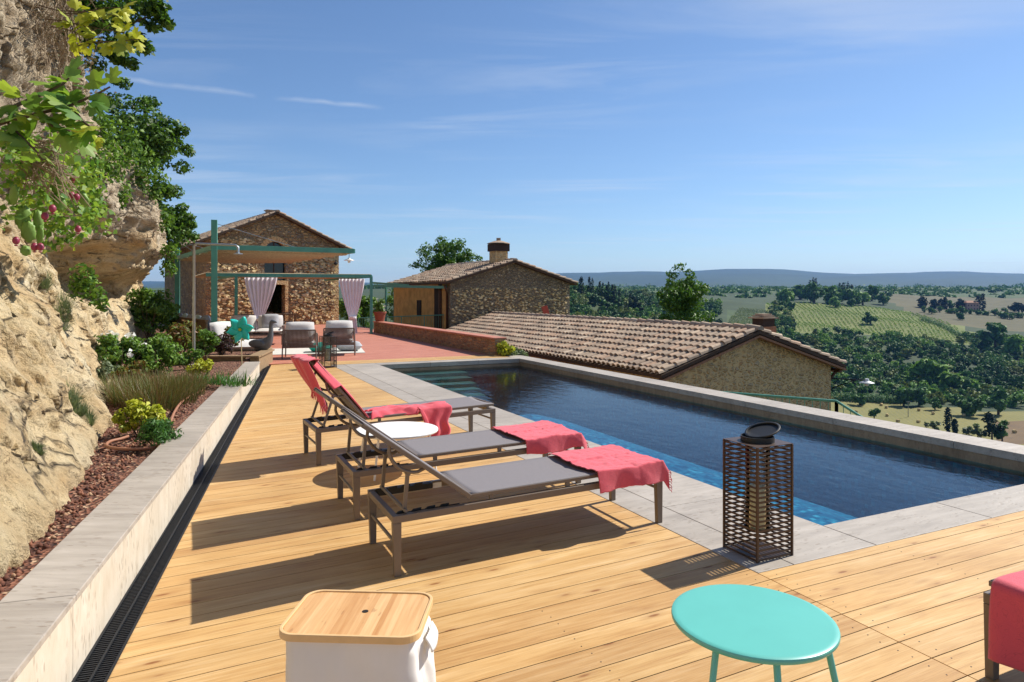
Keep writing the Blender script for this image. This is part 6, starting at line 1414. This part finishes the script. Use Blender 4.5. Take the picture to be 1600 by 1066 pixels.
# hedge of reeds along the back of the hay field
hb = []
for k in range(70): px = 1300+k*1.6; Yv = solve_Y(1390, 633)+8+random.uniform(-3, 3); hb.append(((px-800)/F*Yv, Yv, terrain(px, Yv)+2, 2.6, 2, 3.2, 60))
o = leaves('reed_hedge', hb, 1.3, M['hedge'], aspect=.3); tag(o, 'pale reed hedge along the back of the hay field', 'hedge')
hb = []
for k in range(60): f_ = k/59; px = 1440+f_*115; Yv = 830-170*f_; hb.append(((px-800)/F*Yv, Yv, terrain(px, Yv)+2, 3, 3, 3.5, 50))
o = leaves('reed_hedge', hb, 1.6, M['hedge'], aspect=.35); tag(o, 'bright green reed hedge running down beside the vineyard', 'hedge')
# hay bales, poles
bal = None
for k, (x, y) in enumerate(((1377, 634), (1385, 638), (1386, 651), (1436, 642), (1458, 648), (1506, 651), (1435, 661), (1403, 660), (1338, 645), (1585, 677))):
    Yv = solve_Y(x, y, 260, 600); p = ((x-800)/F*Yv, Yv, terrain(x, Yv))
    if bal is None:
        m_ = MB(); m_.lathe([(.0, -.7), (.72, -.7), (.78, -.6), (.78, .6), (.72, .7), (0, .7)], (0, 0, .74), 18, M=Matrix.Rotation(R(90), 3, 'Y')); bal = m_.build('hay_bale', M['straw'], smooth=50); o = bal
    else: o = bal.copy(); C.objects.link(o)
    o.location = p; o.rotation_euler.z = random.random()*3; o.scale = (1.1, 1.1, 1.1); tag(o, 'round straw bale lying in the mown hay field', 'hay bale', 'round bales in the hay field')
for x, y, h_, lab in ((1419, 652, 25, 'utility pole standing in the middle of the hay field'), (1531, 632, 20, 'pale utility pole in front of the wood at the right')):
    Yv = solve_Y(x, y); s = Yv/F; t = thing('utility_pole', lab, 'pole', ((x-800)/F*Yv, Yv, terrain(x, Yv))); m_ = MB(); m_.tube([(0, 0, -1), (0, 0, h_*s)], [.22, .14], 8); m_.build('pole', M['conc'], t); m_ = MB(); m_.bar((-1.2, 0, h_*s-.4), (1.2, 0, h_*s-.4), .16, .2); m_.build('crossarm', M['conc'], t)
# the wood: a mass of crowns
WB = [[], [], [], []]; cnt = 0
def wood_ok(px, Y):
    y = YH+F*(H-terrain(px, Y))/Y
    if px < 1240 and px > 840: return y > 450 and Y < 900 and not (1125 < px < 1205 and Y > 620)
    if px >= 1190 and Y > 690 and px < 1470: return False
    if px >= 1240 and Y < 450-(px-1300)*.10: return False
    return Y < 700+(px > 1500)*70
grid_used = {}
tries = 0
while cnt < 3300 and tries < 80000:
    tries += 1; Yv = 270+660*random.random()**.9; px = random.uniform(800, 2150)
    if px < 1240 and Yv < 300 or not wood_ok(px, Yv): continue
    X = (px-800)/F*Yv; key = (int(X/5.2), int(Yv/6.5))
    if key in grid_used: continue
    grid_used[key] = 1
    r = random.uniform(3.2, 5.6)+(2.4 if random.random() < .15 else 0); h_ = r*random.uniform(1.1, 1.8); z = terrain(px, Yv)
    tone = noise.noise(Vector((X*.012, Yv*.012, 7)))+random.uniform(-.45, .45)
    WB[0 if abs(tone) < .2 else 1 if tone > .42 else 2 if tone < 0 else 3].extend(clumps((X, Yv, z+h_*.42), (r*.78, r*.78, h_*.40), 6, 26, (.36, .55), .85)); cnt += 1
for k, lab in enumerate(('mid green woodland filling the valley slopes beyond the pool', 'bright green crowns scattered through the valley woodland', 'darkest green crowns in the valley woodland', 'dull olive crowns in the valley woodland')):
    o = leaves('woodland', WB[k], 1.9, M[('wood1', 'wood2', 'wood3', 'wood4')[k]], aspect=.8, shell=.8); tag(o, lab, 'woodland', kind='stuff')
# distant hedges, groves and scattered trees on the low ground behind
bl = []
for k in range(1100):
    px = random.uniform(560, 1700); Yv = math.exp(random.uniform(math.log(1050), math.log(3800))); 
    if 1390 < px < 1720 and Yv < 1300: continue
    r = random.uniform(5, 12)*Yv/1800; bl.append(((px-800)/F*Yv, Yv, terrain(px, Yv)+r*.3, r*1.6, r, r*.7, 40))
o = leaves('distant_groves', bl, 6, M['wood1'], aspect=.7); tag(o, 'dark groves and hedges on the plain below the blue hills', 'woodland', kind='stuff')
# vineyard rows
bl = []
for k in range(44):
    for j in range(46):
        f_ = j/45; px = 1200+k*7.0+ (f_-.5)*-46; Yv = 705+225*f_
        if px < 1198 or px > 1440+(900-Yv)*.5 or random.random() < .06: continue
        z = terrain(px, Yv); bl.append(((px-800)/F*Yv, Yv, z+1.0, .8, 2.4, .9, 12))
o = leaves('vineyard_rows', bl, 1.0, M['vine'], aspect=.7); tag(o, 'rows of green vines striping the vineyard slope', 'vineyard', kind='stuff')
bl = []
for k in range(18):
    for j in range(22):
        px = 1135+k*3.6+j*1.0; Yv = 640+9*j; z = terrain(px, Yv); bl.append(((px-800)/F*Yv, Yv, z+1.3, 1.4, 1.4, 1.3, 22))
o = leaves('olive_grove', bl, 1.1, M['olive'], aspect=.5); tag(o, 'grey green olive grove in rows left of the vineyard', 'olive grove', kind='stuff')

# ------------------------------------------------------------------ haze: the air of the valley
HAZE = True
if HAZE:
    hz = MB(); hz.box((0, 5900, 155), (30000, 12800, 510)); m = bpy.data.materials.new('valley_haze'); m.use_nodes = True; t = m.node_tree; t.nodes.remove(t.nodes['Principled BSDF'])
    pv = N(t, 'ShaderNodeVolumePrincipled'); pv.inputs['Color'].default_value = (.20, .46, 1.0, 1); pv.inputs['Density'].default_value = 5e-5; pv.inputs['Anisotropy'].default_value = .1
    L(t, pv.outputs[0], t.nodes['Material Output'].inputs['Volume']); o = hz.build('haze', m); tag(o, kind='stuff')
